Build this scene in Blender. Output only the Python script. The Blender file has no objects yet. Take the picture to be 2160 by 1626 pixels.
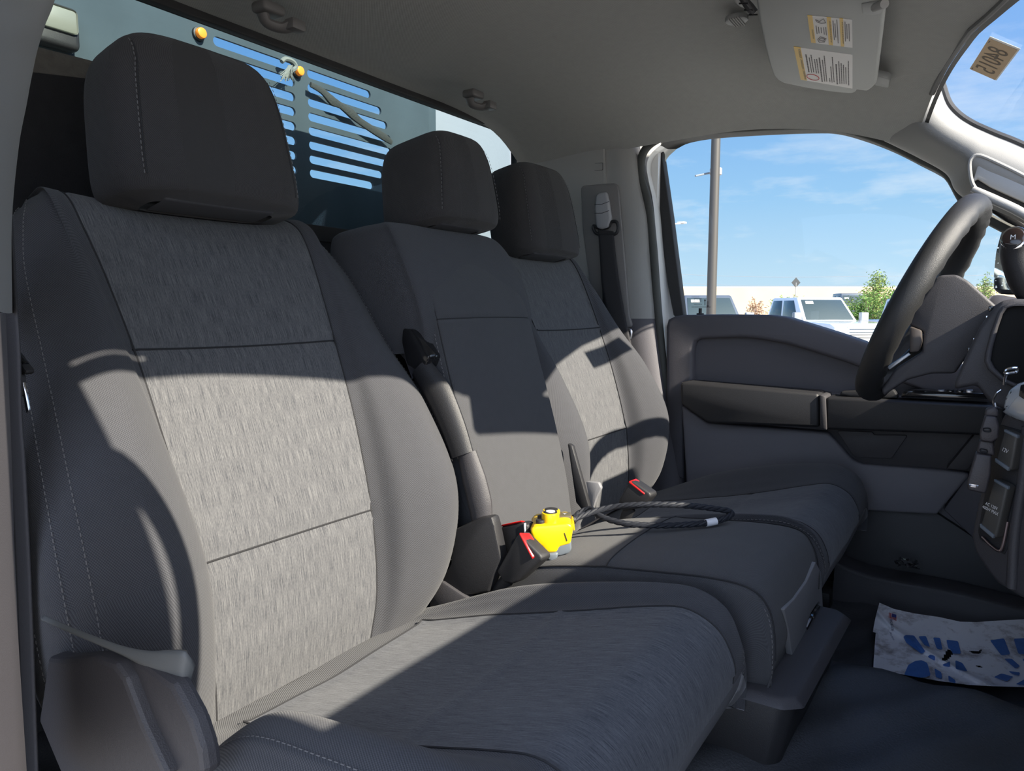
import bpy, bmesh, math, random
import numpy as np
from mathutils import Vector, Matrix

SC = bpy.context.scene
COL = SC.collection
R = math.radians
random.seed(7)

# ------------------------------------------------------------------ camera
# X = towards the bonnet, Y = towards the driver's door, Z = up, metres; floor of the cab at Z = 0
FPX = 1530.0
CAM = Vector((0.70, -0.973, 0.62))
YAW, PITCH = math.atan(1000 / 1530.0), R(5.9)
sY, cY, sP, cP = math.sin(YAW), math.cos(YAW), math.sin(PITCH), math.cos(PITCH)
FWD = Vector((-sY * cP, cY * cP, -sP))
RGT = Vector((cY, sY, 0))
UPV = Vector((-sY * sP, cY * sP, cP))
cam_d = bpy.data.cameras.new('camera')
cam = bpy.data.objects.new('camera', cam_d)
COL.objects.link(cam)
m3 = Matrix((RGT, UPV, -FWD)).transposed()
cam.matrix_world = Matrix.Translation(CAM) @ m3.to_4x4()
cam_d.sensor_width = 36
cam_d.lens = 36 * FPX / 2160
cam_d.clip_start = 0.02
cam_d.clip_end = 600
SC.camera = cam

SC.view_settings.view_transform = 'Standard'
SC.view_settings.look = 'None'
SC.view_settings.gamma = 1
SC.view_settings.exposure = 0.0
SC.view_settings.use_curve_mapping = False

# ------------------------------------------------------------------ sky
world = bpy.data.worlds.new('sky')
SC.world = world
world.use_nodes = True
nt = world.node_tree
nt.nodes.clear()
def N(tree, kind, **kw):
    n = tree.nodes.new(kind)
    for k, v in kw.items():
        setattr(n, k, v)
    return n
out = N(nt, 'ShaderNodeOutputWorld')
bg = N(nt, 'ShaderNodeBackground')
tc = N(nt, 'ShaderNodeTexCoord')
sep = N(nt, 'ShaderNodeSeparateXYZ')
nt.links.new(tc.outputs['Generated'], sep.inputs[0])
ramp = N(nt, 'ShaderNodeValToRGB')
e = ramp.color_ramp.elements
e[0].position = 0.0; e[0].color = (0.60, 0.76, 0.90, 1)
e[1].position = 0.62; e[1].color = (0.10, 0.24, 0.66, 1)
for p, c in ((0.05, (0.50, 0.71, 0.90, 1)), (0.14, (0.33, 0.58, 0.88, 1)), (0.28, (0.19, 0.42, 0.83, 1))):
    k = e.new(p); k.color = c
nt.links.new(sep.outputs['Z'], ramp.inputs[0])
# thin clouds: flatten the direction so bands lie along the horizon
mp = N(nt, 'ShaderNodeMapping'); mp.inputs['Scale'].default_value = (3.0, 3.0, 13.0)
nt.links.new(tc.outputs['Generated'], mp.inputs[0])
nz = N(nt, 'ShaderNodeTexNoise'); nz.inputs['Scale'].default_value = 1.5; nz.inputs['Detail'].default_value = 7
nz.inputs['Roughness'].default_value = 0.62
nt.links.new(mp.outputs[0], nz.inputs['Vector'])
cr = N(nt, 'ShaderNodeValToRGB')
cr.color_ramp.elements[0].position = 0.51; cr.color_ramp.elements[0].color = (0, 0, 0, 1)
cr.color_ramp.elements[1].position = 0.72; cr.color_ramp.elements[1].color = (0.85, 0.85, 0.85, 1)
nt.links.new(nz.outputs['Fac'], cr.inputs[0])
# more cloud near the horizon
hr = N(nt, 'ShaderNodeMapRange'); hr.inputs[1].default_value = 0.0; hr.inputs[2].default_value = 0.42
hr.inputs[3].default_value = 1.0; hr.inputs[4].default_value = 0.0
nt.links.new(sep.outputs['Z'], hr.inputs[0])
mu = N(nt, 'ShaderNodeMath', operation='MULTIPLY')
nt.links.new(cr.outputs[0], mu.inputs[0]); nt.links.new(hr.outputs[0], mu.inputs[1])
mx = N(nt, 'ShaderNodeMix', data_type='RGBA')
nt.links.new(mu.outputs[0], mx.inputs[0]); nt.links.new(ramp.outputs[0], mx.inputs[6])
mx.inputs[7].default_value = (0.86, 0.90, 0.97, 1)
# the bright haze around the sun
vd = N(nt, 'ShaderNodeVectorMath', operation='DOT_PRODUCT')
nrm_ = N(nt, 'ShaderNodeVectorMath', operation='NORMALIZE'); nt.links.new(tc.outputs['Generated'], nrm_.inputs[0])
nt.links.new(nrm_.outputs[0], vd.inputs[0]); vd.inputs[1].default_value = Vector((1.0, -0.13, 0.69)).normalized()
mxz = N(nt, 'ShaderNodeMath', operation='MAXIMUM'); nt.links.new(vd.outputs['Value'], mxz.inputs[0]); mxz.inputs[1].default_value = 0
pw = N(nt, 'ShaderNodeMath', operation='POWER'); nt.links.new(mxz.outputs[0], pw.inputs[0]); pw.inputs[1].default_value = 5
sc_ = N(nt, 'ShaderNodeVectorMath', operation='SCALE'); sc_.inputs[0].default_value = (1.9, 1.9, 1.9); nt.links.new(pw.outputs[0], sc_.inputs['Scale'])
ad = N(nt, 'ShaderNodeVectorMath', operation='ADD'); nt.links.new(mx.outputs[2], ad.inputs[0]); nt.links.new(sc_.outputs[0], ad.inputs[1])
# added fill light: unseen sky on the open-door side made brighter
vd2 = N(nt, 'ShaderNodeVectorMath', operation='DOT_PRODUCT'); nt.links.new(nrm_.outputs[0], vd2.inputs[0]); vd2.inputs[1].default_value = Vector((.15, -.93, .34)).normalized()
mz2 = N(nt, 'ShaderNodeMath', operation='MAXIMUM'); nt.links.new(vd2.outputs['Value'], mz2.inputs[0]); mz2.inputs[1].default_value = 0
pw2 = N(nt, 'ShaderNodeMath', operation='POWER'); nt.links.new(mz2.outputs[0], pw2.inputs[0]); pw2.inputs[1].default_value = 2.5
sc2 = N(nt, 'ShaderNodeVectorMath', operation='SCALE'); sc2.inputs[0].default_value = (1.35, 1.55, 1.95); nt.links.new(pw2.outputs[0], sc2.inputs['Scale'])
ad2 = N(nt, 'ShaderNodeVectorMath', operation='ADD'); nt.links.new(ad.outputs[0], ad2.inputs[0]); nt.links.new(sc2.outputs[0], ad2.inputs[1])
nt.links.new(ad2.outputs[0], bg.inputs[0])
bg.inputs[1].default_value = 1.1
nt.links.new(bg.outputs[0], out.inputs[0])

# ------------------------------------------------------------------ sun
SUN_DIR = Vector((1.0, -0.13, 0.69)).normalized()      # from the cab towards the sun
sd = bpy.data.lights.new('sun', 'SUN')
sd.energy = 14.0; sd.angle = R(0.55); sd.color = (1.0, 0.91, 0.77)
sun = bpy.data.objects.new('sun', sd)
COL.objects.link(sun)
sun.location = (6, -1, 5)
sun.rotation_euler = SUN_DIR.to_track_quat('Z', 'Y').to_euler()

# ------------------------------------------------------------------ helpers: where a sight line meets a plane
def P(x, y, X=None, Y=None, Z=None, T=None):
    d = FWD + RGT * ((x - 1080) / FPX) + UPV * ((813 - y) / FPX)
    if X is not None: t = (X - CAM.x) / d.x
    elif Y is not None: t = (Y - CAM.y) / d.y
    elif Z is not None: t = (Z - CAM.z) / d.z
    else: t = T
    return CAM + d * t

# ------------------------------------------------------------------ helpers: objects
def tag(o, label=None, cat=None, group=None, kind=None):
    if label: o['label'] = label
    if cat: o['category'] = cat
    if group: o['group'] = group
    if kind: o['kind'] = kind
    return o

def thing(name, loc, label=None, cat=None, group=None):
    o = bpy.data.objects.new(name, None)
    o.empty_display_size = 0.05
    COL.objects.link(o)
    o.location = loc
    o['o'] = list(loc)
    return tag(o, label, cat, group)

def origin_of(o):
    p = Vector((0, 0, 0))
    while o is not None:
        p += o.location
        o = o.parent
    return p

def mesh_obj(name, verts, faces, mat, parent=None, smooth=True, uv=None, origin=None, mats=None, fm=None, sharp=None):
    """verts in world space; the mesh is stored relative to its own or its parent's origin"""
    off = origin_of(parent) if parent is not None else (Vector(origin) if origin is not None else Vector((0, 0, 0)))
    me = bpy.data.meshes.new(name)
    me.from_pydata([tuple(Vector(v) - off) for v in verts], [], faces)
    if uv is not None:
        l = me.uv_layers.new(name='UVMap')
        li = 0
        for f in faces:
            for v in f:
                l.data[li].uv = uv[v]
                li += 1
    for mm in (mats or [mat]):
        me.materials.append(mm)
    if fm:
        for p, i in zip(me.polygons, fm):
            p.material_index = i
    if smooth:
        for p in me.polygons: p.use_smooth = True
        if sharp:
            me.set_sharp_from_angle(angle=R(sharp))
    me.update()
    o = bpy.data.objects.new(name, me)
    COL.objects.link(o)
    if parent is not None: o.parent = parent
    else: o.location = off
    return o

class MB:
    """gathers pieces of ONE mesh"""
    def __init__(s): s.v = []; s.f = []; s.m = []
    def add(s, v, f, mi=0):
        b = len(s.v)
        s.v += [Vector(q) for q in v]
        s.f += [tuple(b + i for i in q) for q in f]
        s.m += [mi] * len(f)
        return s
    def bm(s, bm, mi=0):
        bm.verts.index_update()
        s.add([v.co.copy() for v in bm.verts], [[v.index for v in f.verts] for f in bm.faces], mi)
        bm.free()
        return s
    def box(s, lo, hi, bev=0.0, seg=2, mat=None, mi=0):
        bm = bmesh.new()
        bmesh.ops.create_cube(bm, size=1)
        lo = Vector(lo); hi = Vector(hi)
        for v in bm.verts:
            v.co = Vector(((v.co[i] + .5) * (hi[i] - lo[i]) + lo[i]) for i in range(3))
        if bev: bmesh.ops.bevel(bm, geom=list(bm.edges), offset=bev, segments=seg, profile=0.5, affect='EDGES')
        if mat is not None: bmesh.ops.transform(bm, matrix=mat, verts=bm.verts)
        return s.bm(bm, mi)
    def hexa(s, p, bev=0.0, seg=2, mi=0):
        """8 corners: bottom 4 (ccw) then top 4"""
        bm = bmesh.new()
        vs = [bm.verts.new(q) for q in p]
        for f in ((0, 3, 2, 1), (4, 5, 6, 7), (0, 1, 5, 4), (1, 2, 6, 5), (2, 3, 7, 6), (3, 0, 4, 7)):
            bm.faces.new([vs[i] for i in f])
        bmesh.ops.recalc_face_normals(bm, faces=bm.faces)
        if bev: bmesh.ops.bevel(bm, geom=list(bm.edges), offset=bev, segments=seg, profile=0.5, affect='EDGES')
        return s.bm(bm, mi)
    def prism(s, pts, d, bev=0.0, seg=2, mi=0):
        """polygon of 3-D points pushed along vector d (or list of back points)"""
        bm = bmesh.new()
        a = [bm.verts.new(q) for q in pts]
        if isinstance(d, list): b = [bm.verts.new(q) for q in d]
        else:
            d = Vector(d); b = [bm.verts.new(Vector(q) + d) for q in pts]
        n = len(pts)
        bm.faces.new(a); bm.faces.new(b[::-1])
        for i in range(n):
            bm.faces.new((a[i], b[i], b[(i + 1) % n], a[(i + 1) % n]))
        bmesh.ops.recalc_face_normals(bm, faces=bm.faces)
        if bev: bmesh.ops.bevel(bm, geom=list(bm.edges), offset=bev, segments=seg, profile=0.5, affect='EDGES')
        return s.bm(bm, mi)
    def tube(s, pts, r, n=10, closed=False, cap=True, mi=0, sx=1.0, up=None, sub=0):
        pts = [Vector(p) for p in pts]
        if sub: pts = smooth_path(pts, sub, closed)
        m = len(pts)
        rr = r if isinstance(r, (list, tuple)) else None
        if rr is not None and len(rr) != m:
            rr = list(np.interp(np.linspace(0, len(r) - 1, m), range(len(r)), r))
        base = []
        prev = None
        for i, p in enumerate(pts):
            if closed: t = pts[(i + 1) % m] - pts[i - 1]
            else: t = pts[min(i + 1, m - 1)] - pts[max(i - 1, 0)]
            t.normalize()
            if prev is None:
                ref = Vector(up) if up is not None else (Vector((0, 0, 1)) if abs(t.z) < .9 else Vector((1, 0, 0)))
                u = (ref - t * ref.dot(t)).normalized()
            else:
                ref = Vector(up) if up is not None else prev
                u = (ref - t * ref.dot(t)).normalized()
            prev = u
            w = t.cross(u)
            q = rr[i] if rr is not None else r
            base.append([p + (u * math.cos(2 * math.pi * k / n) + w * math.sin(2 * math.pi * k / n) * sx) * q for k in range(n)])
        v = [x for ring in base for x in ring]
        f = []
        for i in range(m if closed else m - 1):
            j = (i + 1) % m
            for k in range(n):
                l = (k + 1) % n
                f.append((i * n + k, i * n + l, j * n + l, j * n + k))
        if cap and not closed:
            f.append(tuple(range(n))[::-1]); f.append(tuple((m - 1) * n + k for k in range(n)))
        return s.add(v, f, mi)
    def disc(s, c, ax, r, h, n=28, bev=0.0, r2=None, mi=0, hollow=0):
        bm = bmesh.new()
        bmesh.ops.create_cone(bm, cap_ends=True, segments=n, radius1=r, radius2=r2 if r2 is not None else r, depth=h)
        if bev:
            es = [e for e in bm.edges if abs(e.verts[0].co.z - e.verts[1].co.z) < 1e-6]
            bmesh.ops.bevel(bm, geom=es, offset=bev, segments=2, profile=.5, affect='EDGES')
        q = Vector(ax).to_track_quat('Z', 'Y').to_matrix().to_4x4()
        bmesh.ops.transform(bm, matrix=Matrix.Translation(Vector(c)) @ q, verts=bm.verts)
        return s.bm(bm, mi)
    def build(s, name, mat, parent=None, smooth=True, origin=None, sharp=38, mats=None):
        return mesh_obj(name, s.v, s.f, mat, parent, smooth, None, origin, mats, s.m if mats else None, sharp)

def smooth_path(pts, k, closed=False):
    n = len(pts); o = []
    rng = n if closed else n - 1
    for i in range(rng):
        p0 = pts[(i - 1) % n] if closed or i > 0 else pts[0] * 2 - pts[1]
        p1 = pts[i]; p2 = pts[(i + 1) % n]
        p3 = pts[(i + 2) % n] if closed or i + 2 < n else pts[-1] * 2 - pts[-2]
        for j in range(k):
            t = j / k
            o.append(0.5 * ((2 * p1) + (p2 - p0) * t + (2 * p0 - 5 * p1 + 4 * p2 - p3) * t * t + (3 * p1 - p0 - 3 * p2 + p3) * t ** 3))
    if not closed: o.append(pts[-1].copy())
    return o

def cr_eval(A, k, closed=False):
    """Catmull-Rom along axis 0 of an array (n, ..., 3)"""
    n = A.shape[0]; o = []
    rng = n if closed else n - 1
    for i in range(rng):
        p1 = A[i]; p2 = A[(i + 1) % n]
        p0 = A[(i - 1) % n] if closed or i > 0 else 2 * A[0] - A[1]
        p3 = A[(i + 2) % n] if closed or i + 2 < n else 2 * A[-1] - A[-2]
        for j in range(k):
            t = j / k
            o.append(0.5 * (2 * p1 + (p2 - p0) * t + (2 * p0 - 5 * p1 + 4 * p2 - p3) * t * t + (3 * p1 - p0 - 3 * p2 + p3) * t ** 3))
    if not closed: o.append(A[-1])
    return np.array(o)

def net(C, kr, kc, closed_c=False, closed_r=False):
    A = np.array(C, float)
    A = cr_eval(A, kr, closed_r)
    A = np.swapaxes(cr_eval(np.swapaxes(A, 0, 1), kc, closed_c), 0, 1)
    return A

def net_uv(G):
    """lengths along the surface in metres"""
    du = np.linalg.norm(np.diff(G, axis=1), axis=2)
    dv = np.linalg.norm(np.diff(G, axis=0), axis=2)
    U = np.concatenate([np.zeros((G.shape[0], 1)), np.cumsum(du, axis=1)], axis=1)
    U -= U[:, U.shape[1] // 2][:, None]
    V = np.concatenate([np.zeros((1, G.shape[1])), np.cumsum(dv, axis=0)], axis=0)
    return np.stack([U, V], axis=2)

def net_obj(name, G, mat, parent, rows=None, cols=None, caps=(False, False), UV=None, closed_c=False, flip=False):
    nr, nc = G.shape[:2]
    r0, r1 = rows or (0, nr - 1); c0, c1 = cols or (0, nc - 1)
    if UV is None: UV = net_uv(G)
    idx = {}; v = []; uv = []; f = []
    def vid(i, j):
        if (i, j) not in idx:
            idx[(i, j)] = len(v); v.append(Vector(G[i, j])); uv.append(tuple(UV[i, j]))
        return idx[(i, j)]
    for i in range(r0, r1):
        for j in range(c0, c1):
            q = (vid(i, j), vid(i, j + 1), vid(i + 1, j + 1), vid(i + 1, j))
            f.append(q[::-1] if flip else q)
        if closed_c:
            q = (vid(i, nc - 1), vid(i, 0), vid(i + 1, 0), vid(i + 1, nc - 1))
            f.append(q[::-1] if flip else q)
    for k, on in zip((r0, r1), caps):
        if on:
            ring = [vid(k, j) for j in range(c0, c1 + 1)]
            c = sum((v[q] for q in ring), Vector((0, 0, 0))) / len(ring)
            v.append(c); uv.append((0, 0)); ci = len(v) - 1
            m = len(ring)
            for a in range(m if closed_c else m - 1):
                f.append((ring[a], ring[(a + 1) % m], ci))
    return mesh_obj(name, v, f, mat, parent, True, uv)

def groove(G, cols=(), rows=(), depth=0.0022, crange=None, rrange=None):
    """press seam lines into a surface net"""
    du = np.gradient(G, axis=1); dv = np.gradient(G, axis=0)
    Nn = np.cross(du, dv); Nn /= (np.linalg.norm(Nn, axis=2, keepdims=True) + 1e-9)
    H = G.copy()
    for c in cols:
        a, b = rrange or (0, G.shape[0])
        H[a:b, c] -= Nn[a:b, c] * depth
    for r in rows:
        a, b = crange or (0, G.shape[1])
        H[r, a:b] -= Nn[r, a:b] * depth
    return H, Nn

def stitches(name, line, nrm, mat, parent, gap=0.0062, dash=0.0038, r=0.00055, lift=0.0006):
    """a row of short thread dashes along a line lying on a surface: one mesh"""
    mb = MB(); L = 0.0; nxt = 0.0
    line = [Vector(p) for p in line]; nrm = [Vector(n) for n in nrm]
    for a, b, n in zip(line[:-1], line[1:], nrm[:-1]):
        d = (b - a); l = d.length
        if l < 1e-6: continue
        d = d / l
        while nxt < L + l:
            s = nxt - L
            p = a + d * s + n * lift
            w = d.cross(n).normalized()
            q = p + d * dash
            mb.add([p + w * r, p - w * r, q - w * r, q + w * r, p + n * r + d * r, q + n * r - d * r],
                   [(0, 4, 5, 3), (1, 2, 5, 4), (0, 1, 4), (2, 3, 5)])
            nxt += gap
        L += l
    return mb.build(name, mat, parent)

def area2(l): return sum(l[i - 1][0] * l[i][1] - l[i][0] * l[i - 1][1] for i in range(len(l)))
def inset(loop, d):
    """move a 2-D loop towards the solid side (loop must run counter-clockwise around the solid)"""
    n = len(loop); o = []
    for i in range(n):
        a_, p, b_ = Vector(loop[i - 1]), Vector(loop[i]), Vector(loop[(i + 1) % n])
        e1 = (p - a_); e2 = (b_ - p)
        if e1.length < 1e-9 or e2.length < 1e-9: o.append((p.x, p.y)); continue
        e1.normalize(); e2.normalize()
        n1 = Vector((-e1.y, e1.x)); n2 = Vector((-e2.y, e2.x))
        m = n1 + n2
        if m.length < 1e-6: m = n1
        m = m.normalized(); k = d / max(.35, m.dot(n1))
        q = p + m * k; o.append((q.x, q.y))
    return o
def plate(name, outer, holes, thick, mat, parent, to, bev=0.0, origin=None, res=3):
    """flat plate with holes; outline points are 2-D, `to` maps (a, b, t) to world, t across the thickness (0..thick)"""
    from mathutils.geometry import tessellate_polygon
    loops = [list(outer) if area2(outer) > 0 else list(outer)[::-1]]
    for h in holes: loops.append(list(h) if area2(h) < 0 else list(h)[::-1])
    prof = [(bev * (1 - math.sin(math.pi / 2 * k / res)), bev * (1 - math.cos(math.pi / 2 * k / res))) for k in range(res + 1)] if bev else [(0, 0)]
    rings = [(d, z) for d, z in prof] + [(d, thick - z) for d, z in prof[::-1]]
    v = []; f = []; caps = []
    for L in loops:
        n = len(L); base = len(v)
        for d, z in rings:
            v += [Vector(to(p[0], p[1], z)) for p in (inset(L, d) if d else L)]
        for r in range(len(rings) - 1):
            for i in range(n):
                k = (i + 1) % n
                f.append((base + r * n + i, base + r * n + k, base + (r + 1) * n + k, base + (r + 1) * n + i))
        caps.append((base, n, base + (len(rings) - 1) * n))
    flat = [[Vector((q[0], q[1], 0)) for q in (inset(L, prof[0][0]) if bev else L)] for L in loops]
    tri = tessellate_polygon(flat)
    m0 = []; m1 = []
    for b0, n, b1 in caps:
        m0 += [b0 + i for i in range(n)]; m1 += [b1 + i for i in range(n)]
    for t in tri:
        f.append(tuple(m0[i] for i in t)[::-1]); f.append(tuple(m1[i] for i in t))
    return mesh_obj(name, v, f, mat, parent, True, None, origin, sharp=40)

def text_mesh(body, size, to, name, mat, parent, extrude=0.0, align='CENTER', origin=None, shear=0.0, xs=1.0):
    cu = bpy.data.curves.new('tmp', 'FONT'); cu.body = body; cu.size = size; cu.align_x = align; cu.align_y = 'CENTER'
    cu.extrude = extrude; cu.shear = shear; cu.resolution_u = 3
    ob = bpy.data.objects.new('tmp', cu); COL.objects.link(ob)
    dg = bpy.context.evaluated_depsgraph_get()
    me = bpy.data.meshes.new_from_object(ob.evaluated_get(dg))
    v = [Vector(to(q.co.x * xs, q.co.y, q.co.z)) for q in me.vertices]
    f = [tuple(p.vertices) for p in me.polygons]
    bpy.data.objects.remove(ob); bpy.data.curves.remove(cu); bpy.data.meshes.remove(me)
    if name is None: return v, f
    return mesh_obj(name, v, f, mat, parent, False, None, origin)

def rrect(x0, y0, x1, y1, r, n=5):
    o = []
    for cx, cy, a in ((x1 - r, y1 - r, 0), (x0 + r, y1 - r, 90), (x0 + r, y0 + r, 180), (x1 - r, y0 + r, 270)):
        for k in range(n + 1):
            t = R(a + 90 * k / n)
            o.append((cx + r * math.cos(t), cy + r * math.sin(t)))
    return o

def round_poly(pts, r, n=4):
    """round the corners of a 2-D polygon"""
    o = []; m = len(pts)
    for i in range(m):
        p = Vector(pts[i][:2]); a = Vector(pts[i - 1][:2]) - p; b = Vector(pts[(i + 1) % m][:2]) - p
        rr = min(r, a.length * .45, b.length * .45)
        pa = p + a.normalized() * rr; pb = p + b.normalized() * rr
        for k in range(n + 1):
            t = k / n
            q = pa * (1 - t) ** 2 + p * 2 * t * (1 - t) + pb * t * t
            o.append((q.x, q.y))
    return o

# ------------------------------------------------------------------ materials
MATS = {}
def mat(name, col, rough=0.6, metal=0.0, bump=0.0, bscale=400, var=0.0, vscale=12, spec=0.5, emit=0.0, coat=0.0, sheen=0.0, det=4):
    m = bpy.data.materials.new(name); m.use_nodes = True
    t = m.node_tree; b = t.nodes['Principled BSDF']
    b.inputs['Base Color'].default_value = (*col, 1)
    b.inputs['Roughness'].default_value = rough
    b.inputs['Metallic'].default_value = metal
    b.inputs['Specular IOR Level'].default_value = spec
    b.inputs['Coat Weight'].default_value = coat
    if sheen:
        b.inputs['Sheen Weight'].default_value = sheen
    if emit:
        b.inputs['Emission Color'].default_value = (*col, 1); b.inputs['Emission Strength'].default_value = emit
    co = N(t, 'ShaderNodeTexCoord')
    n = N(t, 'ShaderNodeTexNoise'); n.inputs['Scale'].default_value = vscale; n.inputs['Detail'].default_value = 5
    t.links.new(co.outputs['Object'], n.inputs['Vector'])
    mr = N(t, 'ShaderNodeMapRange'); mr.inputs[3].default_value = 1 - max(var, .03); mr.inputs[4].default_value = 1 + max(var, .03)
    t.links.new(n.outputs['Fac'], mr.inputs[0])
    mm = N(t, 'ShaderNodeMix', data_type='RGBA', blend_type='MULTIPLY'); mm.inputs[0].default_value = 1
    mm.inputs[6].default_value = (*col, 1)
    cmb = N(t, 'ShaderNodeCombineColor')
    for i in range(3): t.links.new(mr.outputs[0], cmb.inputs[i])
    t.links.new(cmb.outputs[0], mm.inputs[7])
    t.links.new(mm.outputs[2], b.inputs['Base Color'])
    if bump:
        n2 = N(t, 'ShaderNodeTexNoise'); n2.inputs['Scale'].default_value = bscale; n2.inputs['Detail'].default_value = det
        t.links.new(co.outputs['Object'], n2.inputs['Vector'])
        bp = N(t, 'ShaderNodeBump'); bp.inputs['Strength'].default_value = bump; bp.inputs['Distance'].default_value = 0.001
        t.links.new(n2.outputs['Fac'], bp.inputs['Height'])
        t.links.new(bp.outputs[0], b.inputs['Normal'])
    MATS[name] = m
    return m

def math_node(t, op, a, b=None):
    n = N(t, 'ShaderNodeMath', operation=op)
    for i, q in enumerate((a, b)):
        if q is None: continue
        if isinstance(q, (int, float)): n.inputs[i].default_value = q
        else: t.links.new(q, n.inputs[i])
    return n.outputs[0]

def weave_mat(name, col, col2, period=0.0026, diag=0.0, bump=0.5, sheen=0.1, mott=0.06):
    """woven cloth from the surface's own metric UV map"""
    m = bpy.data.materials.new(name); m.use_nodes = True
    t = m.node_tree; b = t.nodes['Principled BSDF']
    b.inputs['Roughness'].default_value = 0.92; b.inputs['Specular IOR Level'].default_value = 0.15
    b.inputs['Sheen Weight'].default_value = sheen; b.inputs['Sheen Roughness'].default_value = 0.6
    uv = N(t, 'ShaderNodeUVMap'); sp = N(t, 'ShaderNodeSeparateXYZ'); t.links.new(uv.outputs[0], sp.inputs[0])
    k = 2 * math.pi / period
    if diag:
        a1 = math_node(t, 'ADD', math_node(t, 'MULTIPLY', sp.outputs[0], k), math_node(t, 'MULTIPLY', sp.outputs[1], k * diag))
        a2 = math_node(t, 'SUBTRACT', math_node(t, 'MULTIPLY', sp.outputs[0], k * .9), math_node(t, 'MULTIPLY', sp.outputs[1], k * .9))
        s1 = math_node(t, 'SINE', a1); s2 = math_node(t, 'SINE', a2)
        h = math_node(t, 'ADD', math_node(t, 'MULTIPLY', s1, 0.62), math_node(t, 'MULTIPLY', s2, 0.38))
    else:
        h = math_node(t, 'MULTIPLY', math_node(t, 'SINE', math_node(t, 'MULTIPLY', sp.outputs[0], k)),
                      math_node(t, 'SINE', math_node(t, 'MULTIPLY', sp.outputs[1], k)))
    h01 = math_node(t, 'ADD', math_node(t, 'MULTIPLY', h, .5), .5)
    mx = N(t, 'ShaderNodeMix', data_type='RGBA')
    t.links.new(h01, mx.inputs[0]); mx.inputs[6].default_value = (*col, 1); mx.inputs[7].default_value = (*col2, 1)
    nz = N(t, 'ShaderNodeTexNoise'); nz.inputs['Scale'].default_value = 60; t.links.new(uv.outputs[0], nz.inputs['Vector'])
    mr = N(t, 'ShaderNodeMapRange'); mr.inputs[3].default_value = 1 - mott; mr.inputs[4].default_value = 1 + mott
    t.links.new(nz.outputs[0], mr.inputs[0])
    vm = N(t, 'ShaderNodeVectorMath', operation='SCALE'); t.links.new(mx.outputs[2], vm.inputs[0]); t.links.new(mr.outputs[0], vm.inputs['Scale'])
    t.links.new(vm.outputs[0], b.inputs['Base Color'])
    bp = N(t, 'ShaderNodeBump'); bp.inputs['Strength'].default_value = bump; bp.inputs['Distance'].default_value = 0.0008
    t.links.new(h01, bp.inputs['Height']); t.links.new(bp.outputs[0], b.inputs['Normal'])
    return m

def streak_mat(name, dark, light, along=1, wave=0.0):
    """heathered knit: fine broken streaks running along one UV direction"""
    m = bpy.data.materials.new(name); m.use_nodes = True
    t = m.node_tree; b = t.nodes['Principled BSDF']
    b.inputs['Roughness'].default_value = 0.93; b.inputs['Specular IOR Level'].default_value = 0.12
    b.inputs['Sheen Weight'].default_value = 0.12
    uv = N(t, 'ShaderNodeUVMap')
    mp = N(t, 'ShaderNodeMapping'); mp.inputs['Scale'].default_value = (1350, 42, 1) if along else (42, 1350, 1)
    t.links.new(uv.outputs[0], mp.inputs[0])
    n1 = N(t, 'ShaderNodeTexNoise'); n1.inputs['Scale'].default_value = 1; n1.inputs['Detail'].default_value = 3
    n1.inputs['Roughness'].default_value = .6
    t.links.new(mp.outputs[0], n1.inputs['Vector'])
    mp2 = N(t, 'ShaderNodeMapping'); mp2.inputs['Scale'].default_value = (700, 330, 1) if along else (330, 700, 1)
    t.links.new(uv.outputs[0], mp2.inputs[0])
    n2 = N(t, 'ShaderNodeTexNoise'); n2.inputs['Scale'].default_value = 1; n2.inputs['Detail'].default_value = 2
    t.links.new(mp2.outputs[0], n2.inputs['Vector'])
    mp3 = N(t, 'ShaderNodeMapping'); mp3.inputs['Scale'].default_value = (150, 10, 1) if along else (10, 150, 1)
    t.links.new(uv.outputs[0], mp3.inputs[0])
    n3 = N(t, 'ShaderNodeTexNoise'); n3.inputs['Scale'].default_value = 1; n3.inputs['Detail'].default_value = 2
    t.links.new(mp3.outputs[0], n3.inputs['Vector'])
    s = math_node(t, 'ADD', math_node(t, 'ADD', math_node(t, 'MULTIPLY', n1.outputs[0], .70), math_node(t, 'MULTIPLY', n2.outputs[0], .20)),
                  math_node(t, 'MULTIPLY', n3.outputs[0], .10))
    cr = N(t, 'ShaderNodeValToRGB'); e = cr.color_ramp.elements
    e[0].position = 0.33; e[0].color = (*dark, 1); e[1].position = 0.66; e[1].color = (*light, 1)
    t.links.new(s, cr.inputs[0]); t.links.new(cr.outputs[0], b.inputs['Base Color'])
    bp = N(t, 'ShaderNodeBump'); bp.inputs['Strength'].default_value = .35; bp.inputs['Distance'].default_value = 0.0008
    t.links.new(s, bp.inputs['Height']); t.links.new(bp.outputs[0], b.inputs['Normal'])
    return m

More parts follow.
